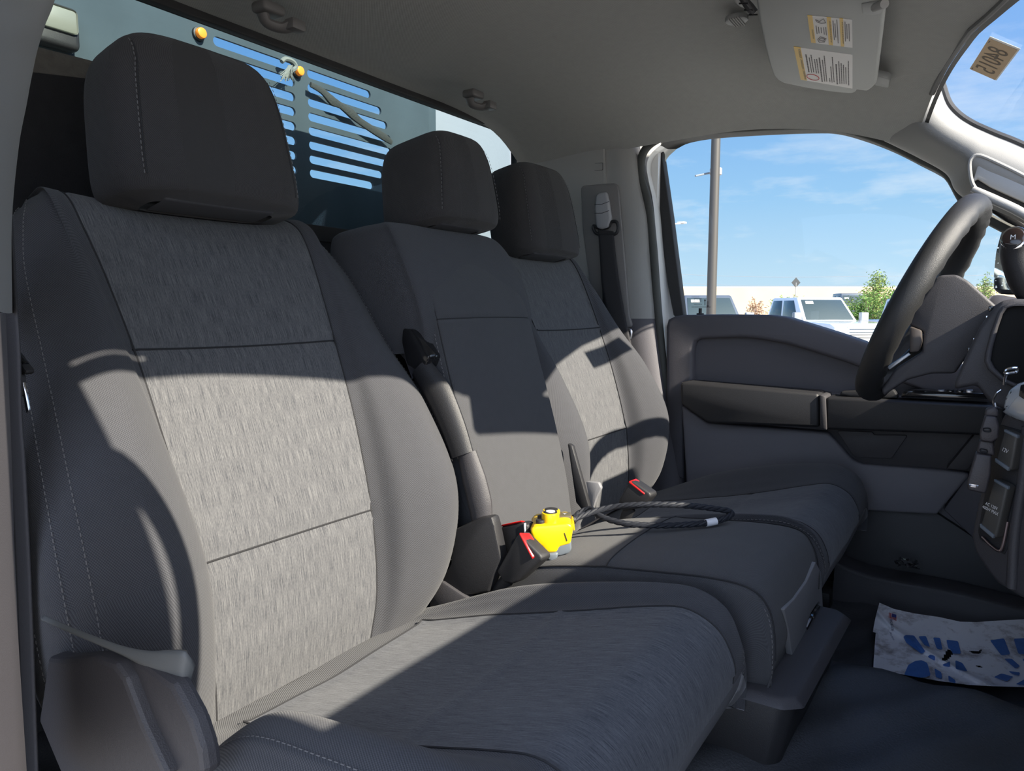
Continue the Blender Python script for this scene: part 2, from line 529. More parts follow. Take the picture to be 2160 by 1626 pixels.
def glass_mat(name, tint=(1, 1, 1), refl=0.06, rough=0.0, dirt=0.0):
    m = bpy.data.materials.new(name); m.use_nodes = True
    t = m.node_tree; t.nodes.clear()
    o = N(t, 'ShaderNodeOutputMaterial'); tr = N(t, 'ShaderNodeBsdfTransparent'); gl = N(t, 'ShaderNodeBsdfGlossy')
    tr.inputs[0].default_value = (*tint, 1); gl.inputs['Roughness'].default_value = rough
    lw = N(t, 'ShaderNodeLayerWeight'); lw.inputs[0].default_value = .5
    sch = math_node(t, 'ADD', math_node(t, 'MULTIPLY', math_node(t, 'POWER', lw.outputs['Facing'], 5.0), .96), .02)
    mx = N(t, 'ShaderNodeMixShader'); t.links.new(math_node(t, 'MULTIPLY', sch, refl), mx.inputs[0])
    t.links.new(tr.outputs[0], mx.inputs[1]); t.links.new(gl.outputs[0], mx.inputs[2])
    last = mx
    if dirt:
        df = N(t, 'ShaderNodeBsdfDiffuse'); df.inputs[0].default_value = (.6, .6, .6, 1)
        co = N(t, 'ShaderNodeTexCoord'); nz = N(t, 'ShaderNodeTexNoise'); nz.inputs['Scale'].default_value = 7; nz.inputs['Detail'].default_value = 8
        t.links.new(co.outputs['Object'], nz.inputs['Vector'])
        mr = N(t, 'ShaderNodeMapRange'); mr.inputs[1].default_value = .5; mr.inputs[2].default_value = .85; mr.inputs[4].default_value = dirt
        t.links.new(nz.outputs[0], mr.inputs[0])
        m2 = N(t, 'ShaderNodeMixShader'); t.links.new(mr.outputs[0], m2.inputs[0])
        t.links.new(mx.outputs[0], m2.inputs[1]); t.links.new(df.outputs[0], m2.inputs[2]); last = m2
    t.links.new(last.outputs[0], o.inputs[0])
    return m

CLOTH = weave_mat('charcoal_weave', (0.028, 0.029, 0.034), (0.076, 0.077, 0.084), 0.0022, diag=0.6)
CLOTH_HEAD = weave_mat('dark_charcoal_weave', (0.022, 0.021, 0.022), (0.055, 0.052, 0.052), 0.0022, diag=0.75)
CLOTH_PLAIN = weave_mat('plain_charcoal_weave', (0.036, 0.037, 0.041), (0.076, 0.077, 0.082), 0.0020)
HEATHER = streak_mat('heathered_grey_knit', (0.034, 0.036, 0.043), (0.150, 0.150, 0.152), 1)
HEATHER_X = streak_mat('heathered_grey_knit_crosswise', (0.034, 0.037, 0.045), (0.135, 0.139, 0.150), 1)
VINYL = mat('grey_vinyl', (0.19, 0.19, 0.20), 0.55, bump=.25, bscale=900)
THREAD = mat('grey_thread', (0.14, 0.135, 0.135), 0.8)
SEAM = mat('dark_seam', (0.02, 0.02, 0.022), 0.9)
BLACK = mat('black_plastic', (0.018, 0.018, 0.020), 0.5, bump=.35, bscale=1100)
BLACK_GLOSS = mat('gloss_black_plastic', (0.012, 0.012, 0.013), 0.12, coat=.4)
DARK = mat('dark_grey_plastic', (0.045, 0.043, 0.047), 0.55, bump=.4, bscale=900)
MIDDARK = mat('slate_plastic', (0.085, 0.081, 0.092), 0.6, bump=.35, bscale=900)
LIGHTTRIM = mat('light_grey_trim', (0.30, 0.296, 0.283), 0.62, bump=.3, bscale=1000)
HEADLINER = weave_mat('headliner_cloth', (0.31, 0.312, 0.295), (0.40, 0.402, 0.38), 0.0036, diag=0, bump=.3, sheen=0)
RUBBER = mat('black_rubber', (0.022, 0.022, 0.023), 0.7, bump=.3, bscale=500)
RUBBER_GREY = mat('weathered_grey_rubber', (0.075, 0.078, 0.072), 0.75, bump=.3, bscale=300, var=.15)
WHITE_PAINT = mat('white_paint', (0.80, 0.80, 0.78), 0.25, coat=.6)
CARPET = mat('black_carpet', (0.02, 0.02, 0.022), 0.95, bump=1.0, bscale=700, var=.3, vscale=40)
FELT_SUNLIT = mat('sunlit_grey_felt', (0.13, 0.12, 0.105), 0.95, bump=1.0, bscale=600, var=.35, vscale=90)  # felt colour with its sunlit tone put in
FLOOR_VINYL = mat('black_floor_vinyl', (0.050, 0.052, 0.057), 0.48, bump=.9, bscale=330, det=6)
CHROME = mat('chrome', (0.75, 0.75, 0.76), 0.12, metal=1)
STEEL = mat('steel', (0.5, 0.5, 0.52), 0.3, metal=1)
RED = mat('red_button_plastic', (0.62, 0.012, 0.012), 0.25, coat=.3)
YELLOW = mat('yellow_plastic', (0.80, 0.50, 0.005), 0.35, coat=.15)
GREY_BLUE = mat('grey_blue_plastic', (0.12, 0.14, 0.16), 0.45)
SILVER = mat('silver_plastic', (0.42, 0.45, 0.48), 0.3, metal=.35)
LEATHER = mat('black_leather', (0.025, 0.025, 0.025), 0.42, bump=.5, bscale=1300)
WEBBING = mat('black_webbing', (0.028, 0.027, 0.03), 0.8, bump=.5, bscale=900)
PAPER = mat('white_label_paper', (0.72, 0.70, 0.68), 0.6)
INK = mat('dark_ink', (0.10, 0.09, 0.09), 0.7)
WHITE_INK = mat('white_ink', (0.7, 0.7, 0.7), 0.6)
LABEL_YELLOW = mat('label_yellow', (0.75, 0.50, 0.12), 0.6)
RED_INK = mat('red_ink', (0.5, 0.06, 0.06), 0.7)
GLASS = glass_mat('clear_glass', (0.97, 0.99, 0.98), refl=.6)
GLASS_REAR = glass_mat('rear_glass', (0.86, 0.93, 0.93), refl=.9, dirt=.02)
# ================================================================== THE SHELL OF THE CAB
# floor: vinyl with a raised tunnel in the middle
def floor_z(x, y):
    a = abs(y)
    h = 0.10 * (1 / (1 + math.exp((a - 0.232) / 0.022)))
    h += 0.0035 * math.sin(x * 31 + y * 9) * math.sin(y * 23 - x * 7) + 0.003 * math.sin(x * 57 - y * 41)
    toe = max(0.0, x - 0.80)
    return h + toe * 0.75 + max(0, -0.02 - x) * 0.1
nx, ny = 90, 100
xs = np.linspace(-0.38, 1.12, nx); ys = np.linspace(-0.80, 0.80, ny)
v = [(x, y, floor_z(x, y)) for x in xs for y in ys]
f = [(i * ny + j, (i + 1) * ny + j, (i + 1) * ny + j + 1, i * ny + j + 1) for i in range(nx - 1) for j in range(ny - 1)]
tag(mesh_obj('floor', v, f, FLOOR_VINYL), 'black pebbled vinyl floor with a raised tunnel', kind='structure')
mb = MB().box((-0.42, -0.95, -0.10), (1.2, 0.95, -0.03))
tag(mb.build('trim_1', BLACK), kind='structure')

# headliner
def hbow(y):
    a = abs(y)
    return .085 - .65 * a * a if a < .36 else .0008 - .25 * (a - .36)
def hdrX(y): return .655 + hbow(y)
rows = []
XR = [(-0.372, 1.090, .138), (-0.33, 1.096, .115), (-0.2, 1.104, .086), (0.0, 1.110, .080), (0.2, 1.112, .078), (0.36, 1.105, .09), (0.47, 1.088, .095), (0.56, 1.068, .095), (0.62, 1.052, .092), (0.655, 1.040, .085)]
for x, zc, drop in XR:
    ze = zc - drop
    side = 0.765
    row = []
    for y in (-side, -.735, -.68, -.58, -.42, -.2, 0, .2, .42, .58, .68, .735, side):
        a = abs(y)
        if a <= .42: z = zc - 0.002 * (a / .42) ** 2
        else:
            q = (a - .42) / (side - .42)
            z = zc - .002 - (drop - .002) * q ** 2.6
        row.append((x + hbow(y) * max(0.0, (x - .36) / .295) ** 1.3, y, z))
    rows.append(row)
G = net(rows, 4, 4)
ceil_ = net_obj('ceiling', G, HEADLINER, None)
tag(ceil_, 'grey cloth headliner of the cab', kind='structure')
# roof skin over it (keeps the sun out)
GR = G.copy(); GR[:, :, 2] += 0.045; GR[:, :, 1] *= 1.035
GR[:, :, 0] = np.where(GR[:, :, 0] > .6, GR[:, :, 0] + .02, GR[:, :, 0]); GR[:, :, 0] = np.where(GR[:, :, 0] < -.34, GR[:, :, 0] - .04, GR[:, :, 0])
roof = net_obj('trim_2', GR, WHITE_PAINT, None); tag(roof, kind='structure')
# closing strips at the edges of the roof: rear header, windscreen header, side rails
mb = MB()
mb.hexa([(-0.41, -.78, 1.092), (-0.374, -.78, 1.088), (-0.374, .78, 1.088), (-0.41, .78, 1.092), (-0.42, -.8, 1.14), (-0.374, -.8, 1.13), (-0.374, .8, 1.13), (-0.42, .8, 1.14)])
tag(mb.build('trim_3', BLACK), kind='structure')
yy = [(-.70 + 1.40 * k / 24) for k in range(25)]
def hz(y):
    a = abs(y); return 1.038 if a < .42 else 1.038 - .085 * ((a - .42) / .345) ** 2.6
yy = [(-.62 + 1.24 * k / 24) for k in range(25)]
mb = MB(); mb.tube([(hdrX(y) - .001, y, hz(y) + .003) for y in yy], .0045, 8, up=(0, 0, 1), sx=1.2)
vv = []
for y in [(-.76 + 1.52 * k / 24) for k in range(25)]: vv += [(hdrX(y) - .003, y, hz(y) + .002), (hdrX(y) + .008, y, hz(y) + .052)]
mb.add(vv, [(2 * k, 2 * k + 1, 2 * k + 3, 2 * k + 2) for k in range(24)])
tag(mb.build('trim_4', BLACK), kind='structure')

# rear wall with the window opening
Xw = -0.37
wout = [(-.80, -.02), (.80, -.02), (.80, 1.12), (-.80, 1.12)]
hole = round_poly([(-.70, .775), (.705, .765), (.705, 1.084), (-.70, 1.084)], .05, 6)
rw = plate('wall_rear', wout, [hole], .03, CARPET, None, lambda a, b, t: (Xw - t, a, b))
tag(rw, 'black carpeted rear wall under the back window', kind='structure')
w = thing('window_1', (Xw - .035, 0, .9)); tag(w, kind='structure')
gl = MB().box((Xw - .037, -.70, .76), (Xw - .033, .705, 1.09)); gl.build('pane', GLASS_REAR, w)
frit = plate('rubber_seal', round_poly([(-.72, .755), (.725, .745), (.725, 1.100), (-.72, 1.100)], .06, 6), [round_poly([(-.692, .785), (.697, .775), (.697, 1.078), (-.692, 1.078)], .06, 6)], .016, RUBBER, w, lambda a, b, t: (Xw + .003 - t, a, b), bev=.002)
# ================================================================== SEATS
VINYL_DARK = mat('dark_vinyl', (.06, .06, .065), .5, bump=.2, bscale=900)
# columns of a backrest ring from the outboard back corner, across the face, to the inboard back corner
BK = [  # X, Z, lean, insert half width, bolster peak half, peak lift, outer seam half, outer lift, back depth
    (0.020, 0.170, 8, .118, .180, .022, .222, -.012, .085),
    (0.028, 0.245, 10, .124, .198, .054, .262, .018, .112),
    (0.018, 0.352, 17, .127, .208, .074, .278, .034, .118),
    (-0.018, 0.470, 19, .136, .206, .055, .270, .022, .110),
    (-0.057, 0.570, 20, .142, .198, .024, .252, -.004, .100),
    (-0.098, 0.660, 24, .150, .190, .008, .240, -.016, .090),
    (-0.128, 0.715, 30, .156, .182, -.001, .222, -.022, .080),
    (-0.150, 0.742, 48, .156, .178, -.003, .208, -.024, .062),
    (-0.178, 0.753, 72, .152, .172, -.004, .196, -.020, .040),
    (-0.215, 0.745, 88, .148, .164, -.004, .186, -.014, .020),
]
def backrest_net(yc, s, dx=0.0, kr=10, kc=8):
    C = []
    for X, Z, lean, hi, hp, wp, ho, wo, dep in BK:
        a = R(lean)
        fw = Vector((math.cos(a), 0, math.sin(a)))
        O = Vector((X + dx, yc, Z))
        def q(y, w): return O + fw * w + Vector((0, y, 0))
        row = [q(s * (ho - .045), -dep), q(s * (ho - .004), -dep * .72), q(s * (ho + .006), wo - .034), q(s * (ho - .006), wo),
               q(s * hp, wp), q(s * (hi + .022), wp * .52 + .004), q(s * hi, 0.0), q(s * hi * .5, -.006), q(0, -.008),
               q(-s * hi * .5, -.006), q(-s * hi, 0.0), q(-s * (hi + .022), wp * .52 + .004), q(-s * hp, wp),
               q(-s * (ho - .006), wo), q(-s * (ho + .006), wo - .034), q(-s * (ho - .004), -dep * .72), q(-s * (ho - .045), -dep)]
        C.append(row)
    return net(C, kr, kc)

CU = [  # X, z inboard peak, z centre, z outboard peak, edge drop, skirt z
    (-0.030, .165, .155, .170, .030, .10),
    (0.050, .195, .185, .200, .030, .10),
    (0.135, .232, .205, .215, .035, .10),
    (0.185, .252, .217, .262, .040, .10),
    (0.240, .268, .229, .297, .045, .10),
    (0.320, .285, .250, .308, .045, .10),
    (0.400, .297, .272, .312, .045, .10),
    (0.448, .298, .281, .306, .045, .10),
    (0.482, .283, .268, .284, .045, .095),
    (0.499, .252, .244, .250, .030, .10),
    (0.503, .225, .222, .224, .022, .11),
    (0.497, .190, .188, .190, .014, .13),
    (0.478, .165, .164, .165, .010, .14),
    (0.420, .160, .160, .160, .008, .145),
]
def cushion_net(yc, s, dx=0.0, kr=9, kc=8, k=1.0):
    C = []; fr = 1.0
    for X, zi, zc, zo, ed, sk in CU:
        if s > 0: zo = zi + .004 * min(1, max(0, X / .3))
        sk = max(sk, .160); X = X + dx - .013 * min(1, max(0, (X - .3) / .15))
        fr = min(fr, 1.0 if X - dx < .45 else 1.0 - (X - dx - .45) * .35)
        ho, hin = .262 * fr, .247 * fr
        ed_in = .150 + .040 * min(1, max(0, X / .42))
        def q(y, z, dxx=0): return (X + dxx, yc + y, z)
        row = [q(s * ho * .99, min(sk, zo - .006)), q(s * (ho + .004), (zo + sk) / 2 - .01), q(s * ho, zo - ed * .8), q(s * (ho - .022), zo - ed * .18), q(s * .205 * fr, zo),
               q(s * .165, zo * .45 + zc * .55), q(s * .128, zc), q(s * .06, zc - .002), q(0, zc - .004),
               q(-s * .07, zc), q(-s * ed_in, zc * .7 + zi * .3), q(-s * (ed_in + .026), zi * .75 + zc * .25), q(-s * max(.203, ed_in + .040) * fr, zi),
               q(-s * (hin - .015), zi - ed * .25), q(-s * hin, zi - ed), q(-s * (hin + .003), (zi + sk) / 2 - .01), q(-s * hin * .99, min(sk, zi - .006))]
        C.append(row)
    return net(C, kr, kc)

def headrest(parent, c, w, h, d, lean, matr, face_w=.80, top=.86, n=44, name='headrest'):
    """padded head restraint: rounded block; c = centre, w/h/d full sizes, local up leaned back"""
    a = R(lean)
    up = Vector((-math.sin(a), 0, math.cos(a))); fw = Vector((math.cos(a), 0, math.sin(a)))
    rows = []; m = 40
    for i in range(n + 1):
        t = -1 + 2 * i / n
        # rounded top and bottom
        e = 5.6
        k = (1 - abs(t) ** e) ** (1 / e) if abs(t) < 1 else 0
        kk = 0.10 + 0.90 * k
        taper = 1 + (top - 1) * (t + 1) / 2
        sl = 1.0 - .10 * max(0, t) ** 2
        row = []
        for j in range(m):
            th = 2 * math.pi * j / m
            cs, sn = math.cos(th), math.sin(th)
            ex = 2 / 5.2
            x = math.copysign(abs(cs) ** ex, cs) * d / 2 * sl * (.42 + .58 * k)
            kt = (1 - abs(t) ** 3.2) ** (1 / 3.2) if t > 0 else k
            y = math.copysign(abs(sn) ** ex, sn) * w / 2 * taper * (0.50 + .50 * kt if t > 0 else .66 + .34 * kt)
            if x > 0: x -= 0.010 * (1 - (y / (w / 2)) ** 2) * 0 + .018 * (abs(y) / (w / 2)) ** 3
            row.append(c + up * (t * h / 2) + fw * x + Vector((0, y, 0)))
        rows.append(row)
    G = np.array([[tuple(p) for p in r] for r in rows])
    o = net_obj(name, G, matr, parent, caps=(True, True), closed_c=True)
    cb = c - up * (h / 2 - .004) + fw * .004
    M_ = Matrix.Translation(cb) @ Matrix.Rotation(-a, 4, 'Y')
    MB().box((-d * .20, -w * .30, -.005), (d * .22, w * .30, .006), .006, 3, mat=M_).build('underside_trim', VINYL_DARK, o)
    for sy in (-1, 1):
        ln = []; nn = []
        for i in range(3, n - 2):
            j = min(range(m), key=lambda k: abs((Vector(G[i, k]) - c).y - sy * .80 * w / 2 * (1 + (top - 1) * i / n)) + (0 if (Vector(G[i, k]) - c).dot(fw) > 0 else 9))
            ln.append(Vector(G[i, j])); nn.append((fw + Vector((0, sy * .35, 0))).normalized())
        ln = [sum(ln[max(0, i - 3):i + 4], Vector()) / len(ln[max(0, i - 3):i + 4]) for i in range(len(ln))]
        MB().tube([p + d * .0002 for p, d in zip(ln, nn)][::2], .0009, 5).build('seam', SEAM, o)
        stitches('stitching', [p + d * .0006 + Vector((0, sy * .003, 0)) for p, d in zip(ln, nn)], nn, THREAD, o, dash=.004, gap=.0065)
    return o, G, up, fw

def seat(yc, s, label, dxc, dxb, head_c, group):
    t = thing('front_seat', (0.1, yc, 0.0), label, 'seat', None)
    # ---- backrest
    G = backrest_net(yc, s, dxb)
    kc, kr = 8, 10
    ci0, ci1 = 6 * kc, 10 * kc
    G2, Nn = groove(G, cols=(ci0, ci1, 3 * kc, 13 * kc), depth=.0022)
    G2, _ = groove(G2, rows=(4 * kr + 1, 2 * kr), crange=(ci0, ci1 + 1), depth=.003)
    UV = net_uv(G2)
    flip = s > 0
    b = net_obj('backrest', G2, CLOTH, t, cols=(0, ci0), UV=UV, flip=not flip)
    net_obj('backrest', G2, CLOTH, t, cols=(ci1, G.shape[1] - 1), UV=UV, flip=not flip).name = 'side_bolster'
    b.name = 'side_bolster'
    net_obj('centre_panel', G2, HEATHER, t, cols=(ci0, ci1), UV=UV, flip=not flip)
    sg = -1 if flip else 1
    for c in (3 * kc, 13 * kc):
        for o in (-1, 2) if c == 3 * kc else (-1,):
            stitches('stitching', [G2[i, c + o] for i in range(2, 88)], [Nn[i, c + o] * sg for i in range(2, 88)], THREAD, t)
    # a second seam further back along the outboard side
    line = [Vector(G[i, kc * 2 - 2]) for i in range(3, 80)]
    stitches('stitching', line, [Nn[i, kc * 2 - 2] * sg for i in range(3, 80)], THREAD, t)
    mb = MB()
    for c in (ci0, ci1): mb.tube([G2[i, c] + Nn[i, c] * sg * .0006 for i in range(0, 91, 2)], .0011, 5)
    for r in (4 * kr + 1, 2 * kr): mb.tube([G2[r, j] + Nn[r, j] * sg * .0006 for j in range(ci0, ci1 + 1)], .0012, 5)
    mb.build('seam', SEAM, t)
    # back shell
    bs = MB()
    ring = [(Vector(G[i, 0]), Vector(G[i, -1])) for i in range(0, G.shape[0], 3)]
    vv = []; ff = []
    for a_, b_ in ring: vv += [a_, a_ + Vector((-.02, 0, 0)) * 1 + (b_ - a_) * .12, b_ + Vector((-.02, 0, 0)) + (a_ - b_) * .12, b_]
    for i in range(len(ring) - 1):
        for k in range(3): ff.append((i * 4 + k, i * 4 + k + 1, i * 4 + 5 + k, i * 4 + 4 + k))
    bs.add(vv, ff); bs.build('back_shell', CLOTH_PLAIN, t)
    # ---- cushion
    C = cushion_net(yc, s, dxc)
    kc, kr = 8, 9
    c0, c1 = 6 * kc, 10 * kc
    r0, r1 = int(1.35 * kr), 9 * kr
    C2, Nc = groove(C, cols=(c0, c1), rrange=(r0, 10 * kr), depth=.002)
    C2, _ = groove(C2, rows=(r0, int(4.6 * kr)), crange=(c0, c1 + 1), depth=.002)
    C2, _ = groove(C2, cols=(3 * kc, 13 * kc), rrange=(2 * kr, 11 * kr), depth=.002)
    UV = net_uv(C2)
    rs = int(10.35 * kr)   # skirt begins low on the front
    cs0, cs1 = 0, 16 * kc
    mesh_parts = []
    # bolsters (everything cloth), with the vinyl skirt separate
    ob = net_obj('cushion_bolster', C2, CLOTH, t, rows=(0, rs), cols=(cs0, c0), UV=UV, flip=flip)
    net_obj('cushion_bolster', C2, CLOTH, t, rows=(0, rs), cols=(c1, cs1), UV=UV, flip=flip)
    net_obj('cushion_back_strip', C2, CLOTH, t, rows=(0, r0), cols=(c0, c1), UV=UV, flip=flip)
    net_obj('cushion_panel', C2, HEATHER_X, t, rows=(r0, rs), cols=(c0, c1), UV=UV, flip=flip)
    # skirt
    v = []; f = []
    idx = {}
    def vid(i, j):
        if (i, j) not in idx: idx[(i, j)] = len(v); v.append(Vector(C2[i, j]))
        return idx[(i, j)]
    nr, nc = C2.shape[:2]
    for i in range(nr - 1):
        for j in range(nc - 1):
            if i >= rs or j < cs0 or j >= cs1: f.append((vid(i, j), vid(i + 1, j), vid(i + 1, j + 1), vid(i, j + 1)))
    mesh_obj('skirt', v, f, VINYL, t)
    sg = 1
    mb = MB()
    for c in (c0, c1): mb.tube([C2[i, c] + (0, 0, .0005) for i in range(r0, rs, 2)], .0011, 5)
    for r in (r0,): mb.tube([C2[r, j] + (0, 0, .0005) for j in range(c0, c1 + 1)], .0011, 5)
    mb.build('seam', SEAM, t)
    for c, o in ((3 * kc, 1), (13 * kc, -1)):
        stitches('stitching', [C2[i, c + o] for i in range(30, 92)], [abs_n(Nc[i, c + o]) for i in range(30, 92)], THREAD, t)
    # seat base under the cushion
    mb = MB()
    mb.box((0.0 + dxc, yc - .20, .035), (0.42 + dxc, yc + .20, .14), .012)
    mb.build('seat_frame', BLACK, t)
    for sy in (-1, 1): MB().box((0.02 + dxc, yc + sy * .18 - .02, .005), (0.44 + dxc, yc + sy * .18 + .02, .045), .006).build('floor_runner', BLACK, t)
    # ---- head restraint
    H, HG, up, fw = headrest(t, head_c, .262, .196, .115, 12, CLOTH_HEAD)
    for sy in (-.06, .06):
        b0 = Vector((-0.175 + dxb, yc + sy, .735)); b1 = head_c - up * .09 + Vector((-.01, sy, 0))
        MB().tube([b0, b1], .006, 12).build('headrest_post', STEEL, t)
        MB().disc((-0.175 + dxb, yc + sy, .752), (-.1, 0, 1), .013, .008, bev=.002).build('post_guide', BLACK, t)
    return t

def abs_n(n):
    n = Vector(n)
    return n if n.z >= 0 else -n

YP, YD = -0.402, 0.418
seat_p = seat(YP, -1, 'near front passenger seat in charcoal and heathered grey cloth, its big headrest at upper left', 0.0, 0.0, Vector((-0.146, YP, .838)), None)
seat_d = seat(YD, 1, "far driver's seat in charcoal and heathered grey cloth beside the closed door", 0.022, 0.0, Vector((-0.150, YD, .830)), None)

# recliner cover and side shield of the near seat
mb = MB()
Ys = -.694
pl = [P(x, y, Y=Ys) for x, y in ((100, 1385), (130, 1390), (196, 1384), (240, 1400), (262, 1430), (300, 1530), (352, 1640), (130, 1640), (80, 1520))]
mb.prism(pl, (0, .016, 0), .004)
mb.build('side_shield', DARK, seat_p, sharp=15)
mb = MB()
pl = [P(x, y, Y=-.684) for x, y in ((240, 1388), (300, 1398), (362, 1442), (404, 1520), (425, 1585), (432, 1640), (360, 1640), (318, 1530), (262, 1412))]
mb.prism(pl, (0, .016, 0), .005)
mb.build('recliner_cover', DARK, seat_p, sharp=15)
# vinyl flap at the foot of the backrest
C = []
for k, (x0, y0, x1, y1) in enumerate(((92, 1296, 96, 1312), (118, 1308, 120, 1322), (160, 1326, 165, 1342), (210, 1345, 216, 1364), (260, 1362, 268, 1388), (310, 1372, 322, 1420), (350, 1372, 362, 1452), (385, 1374, 388, 1474), (402, 1386, 400, 1484), (412, 1404, 406, 1486))):
    Yk = -.700 + .004 * k
    a = P(x0, y0, Y=Yk); b = P(x1, y1, Y=Yk)
    C.append([tuple(a), tuple(a * .5 + b * .5 + Vector((0, -.003, 0))), tuple(b)])
G = net(C, 5, 4); o = net_obj('vinyl_flap', G, mat('flap_vinyl', (.105, .11, .11), .55, bump=.2, bscale=900), seat_p)
md = o.modifiers.new('t', 'SOLIDIFY'); md.thickness = .004

# ---- centre seat: folding jump seat
tc_ = thing('jump_seat', (0.1, 0, .1), 'narrow folding centre seat in plain charcoal cloth with a box-shaped headrest', 'seat')
CB = [  # X, Z, lean, half, back depth
    (0.118, 0.225, 14, .118, .07), (0.112, 0.262, 15, .122, .08), (0.098, .33, 15, .128, .085), (0.074, .42, 15.5, .131, .09),
    (0.047, .51, 16, .132, .09), (0.028, .575, 16, .131, .09), (0.018, .608, 17, .130, .095), (0.006, .64, 20, .128, .11),
    (-0.022, .69, 28, .124, .13), (-0.052, .728, 42, .118, .12), (-0.088, .748, 65, .112, .10), (-0.13, .752, 85, .108, .08), (-0.175, .742, 92, .104, .05)]
C = []
for X, Z, lean, h, dep in CB:
    a = R(lean); fw = Vector((math.cos(a), 0, math.sin(a))); O = Vector((X, 0, Z))
    def q(y, w): return tuple(O + fw * w + Vector((0, y, 0)))
    upper = Z > .6
    hb = h * (1.10 if upper else .93)
    C.append([q(-hb * .9, -dep), q(-hb, -dep * .7), q(-h * 1.02, -.026), q(-h, -.007), q(-h * .92, .0), q(-h * .5, .004), q(0, .006),
              q(h * .5, .004), q(h * .92, .0), q(h, -.007), q(h * 1.02, -.026), q(hb, -dep * .7), q(hb * .9, -dep)])
G = net(C, 8, 7)
G2, Nn = groove(G, rows=(6 * 8,), crange=(3 * 7, 9 * 7 + 1), depth=.003)
G2, _ = groove(G2, cols=(3 * 7 + 2, 9 * 7 - 2), depth=.0018)
UV = net_uv(G2)
net_obj('backrest', G2, CLOTH_PLAIN, tc_, caps=(False, False), UV=UV, flip=False)
mb = MB(); mb.tube([G2[48, j] + Nn[48, j] * .0006 for j in range(3 * 7, 9 * 7 + 1)], .0012, 5)
mb.tube([G2[i, 23] + Nn[i, 23] * .0004 for i in range(0, 90, 2)], .0011, 5); mb.build('seam', SEAM, tc_)
for c in (19, 9 * 7 + 2): stitches('stitching', [G2[i, c] for i in range(0, 78)], [Nn[i, c] for i in range(0, 78)], THREAD, tc_)
# wide shoulder block behind the upper part (near side)
C = []
for X, Z, yo, dep in ((-.03, .555, .150, .10), (-.03, .60, .158, .125), (-.045, .65, .162, .13), (-.07, .70, .160, .12), (-.095, .735, .152, .10), (-.115, .748, .140, .075), (-.14, .752, .12, .045)):
    C.append([(X - dep, -yo * .85, Z - .01), (X - dep * .8, -yo, Z - .006), (X - .01, -yo * 1.0, Z), (X + .025, -yo * .96, Z + .004), (X + .042, -yo * .86, Z + .006), (X + .045, 0, Z + .007),
              (X + .042, yo * .86, Z + .006), (X + .025, yo * .96, Z + .004), (X - .01, yo, Z), (X - dep * .8, yo, Z - .006), (X - dep, yo * .85, Z - .01)])
G = net(C, 6, 6); net_obj('shoulder_pad', G, CLOTH, tc_, caps=(True, True))
# plastic inner shell, latch and grey cloth sock on the near side
mb = MB()
mb.prism([P(x, y, Y=-.135) for x, y in ((800, 700), (890, 690), (905, 770), (960, 860), (985, 960), (1012, 1100), (1000, 1110), (975, 1060), (930, 900), (880, 790))], (0, .012, 0), .003)
mb.build('side_cloth', CLOTH_PLAIN, tc_)
mb = MB()
mb.tube([P(888, 775, Y=-.150), P(925, 830, Y=-.150), P(955, 900, Y=-.150), P(975, 960, Y=-.150)], [.020, .024, .022, .020], 12, sx=.55, up=(1, 0, .2), sub=5)
mb.build('hinge_arm', BLACK, tc_)
mb = MB()
mb.tube([P(985, 955, Y=-.146), P(1000, 1010, Y=-.146), P(1012, 1060, Y=-.146), P(1018, 1110, Y=-.146)], [.016, .02, .02, .016], 12, sx=.6, up=(1, 0, .2), sub=5)
mb.build('hinge_cap', DARK, tc_)
mb = MB()
mb.prism([P(x, y, Y=-.158) for x, y in ((848, 690), (872, 695), (908, 752), (900, 775), (878, 783), (856, 770), (845, 720))], (0, .028, 0), .005)
mb.build('latch', BLACK_GLOSS, tc_)
mb = MB(); mb.prism([P(x, y, Y=-.136) for x, y in ((830, 692), (850, 688), (885, 790), (868, 800))], (0, .008, 0), .002); mb.build('latch_plate', MIDDARK, tc_)
# cushion
CC = [(0.075, .205, .10), (0.12, .235, .10), (0.18, .268, .10), (0.27, .288, .10), (0.37, .300, .10), (0.44, .306, .10), (0.484, .303, .10), (0.503, .285, .10), (0.511, .255, .10), (0.512, .215, .10), (.506, .187, .1)]
C = []
for X, z, _ in CC:
    h = .138 if X < .5 else .134
    C.append([(X, -h * .97, .182), (X, -h, min(z - .012, .20)), (X, -h, z - .022), (X, -h * .94, z - .007), (X, -h * .75, z), (X, -h * .3, z + .004), (X, 0, z + .004), (X, h * .3, z + .004), (X, h * .75, z), (X, h * .94, z - .007), (X, h, z - .022), (X, h, min(z - .012, .20)), (X, h * .97, .182)])
G = net(C, 7, 6)
G2, Nn = groove(G, cols=(16, 12 * 6 - 16), depth=.0022)
G2, _ = groove(G2, rows=(3 * 7 + 2,), crange=(16, 57), depth=.0015)
net_obj('cushion', G2, CLOTH_PLAIN, tc_, caps=(True, True))
mb = MB()
for c in (16, 56): mb.tube([G2[i, c] + (0, 0, .001) for i in range(4, 62)], .0012, 5)
mb.tube([G2[23, j] + (0, 0, .0006) for j in range(16, 57)], .0009, 5)
mb.build('seam', SEAM, tc_)
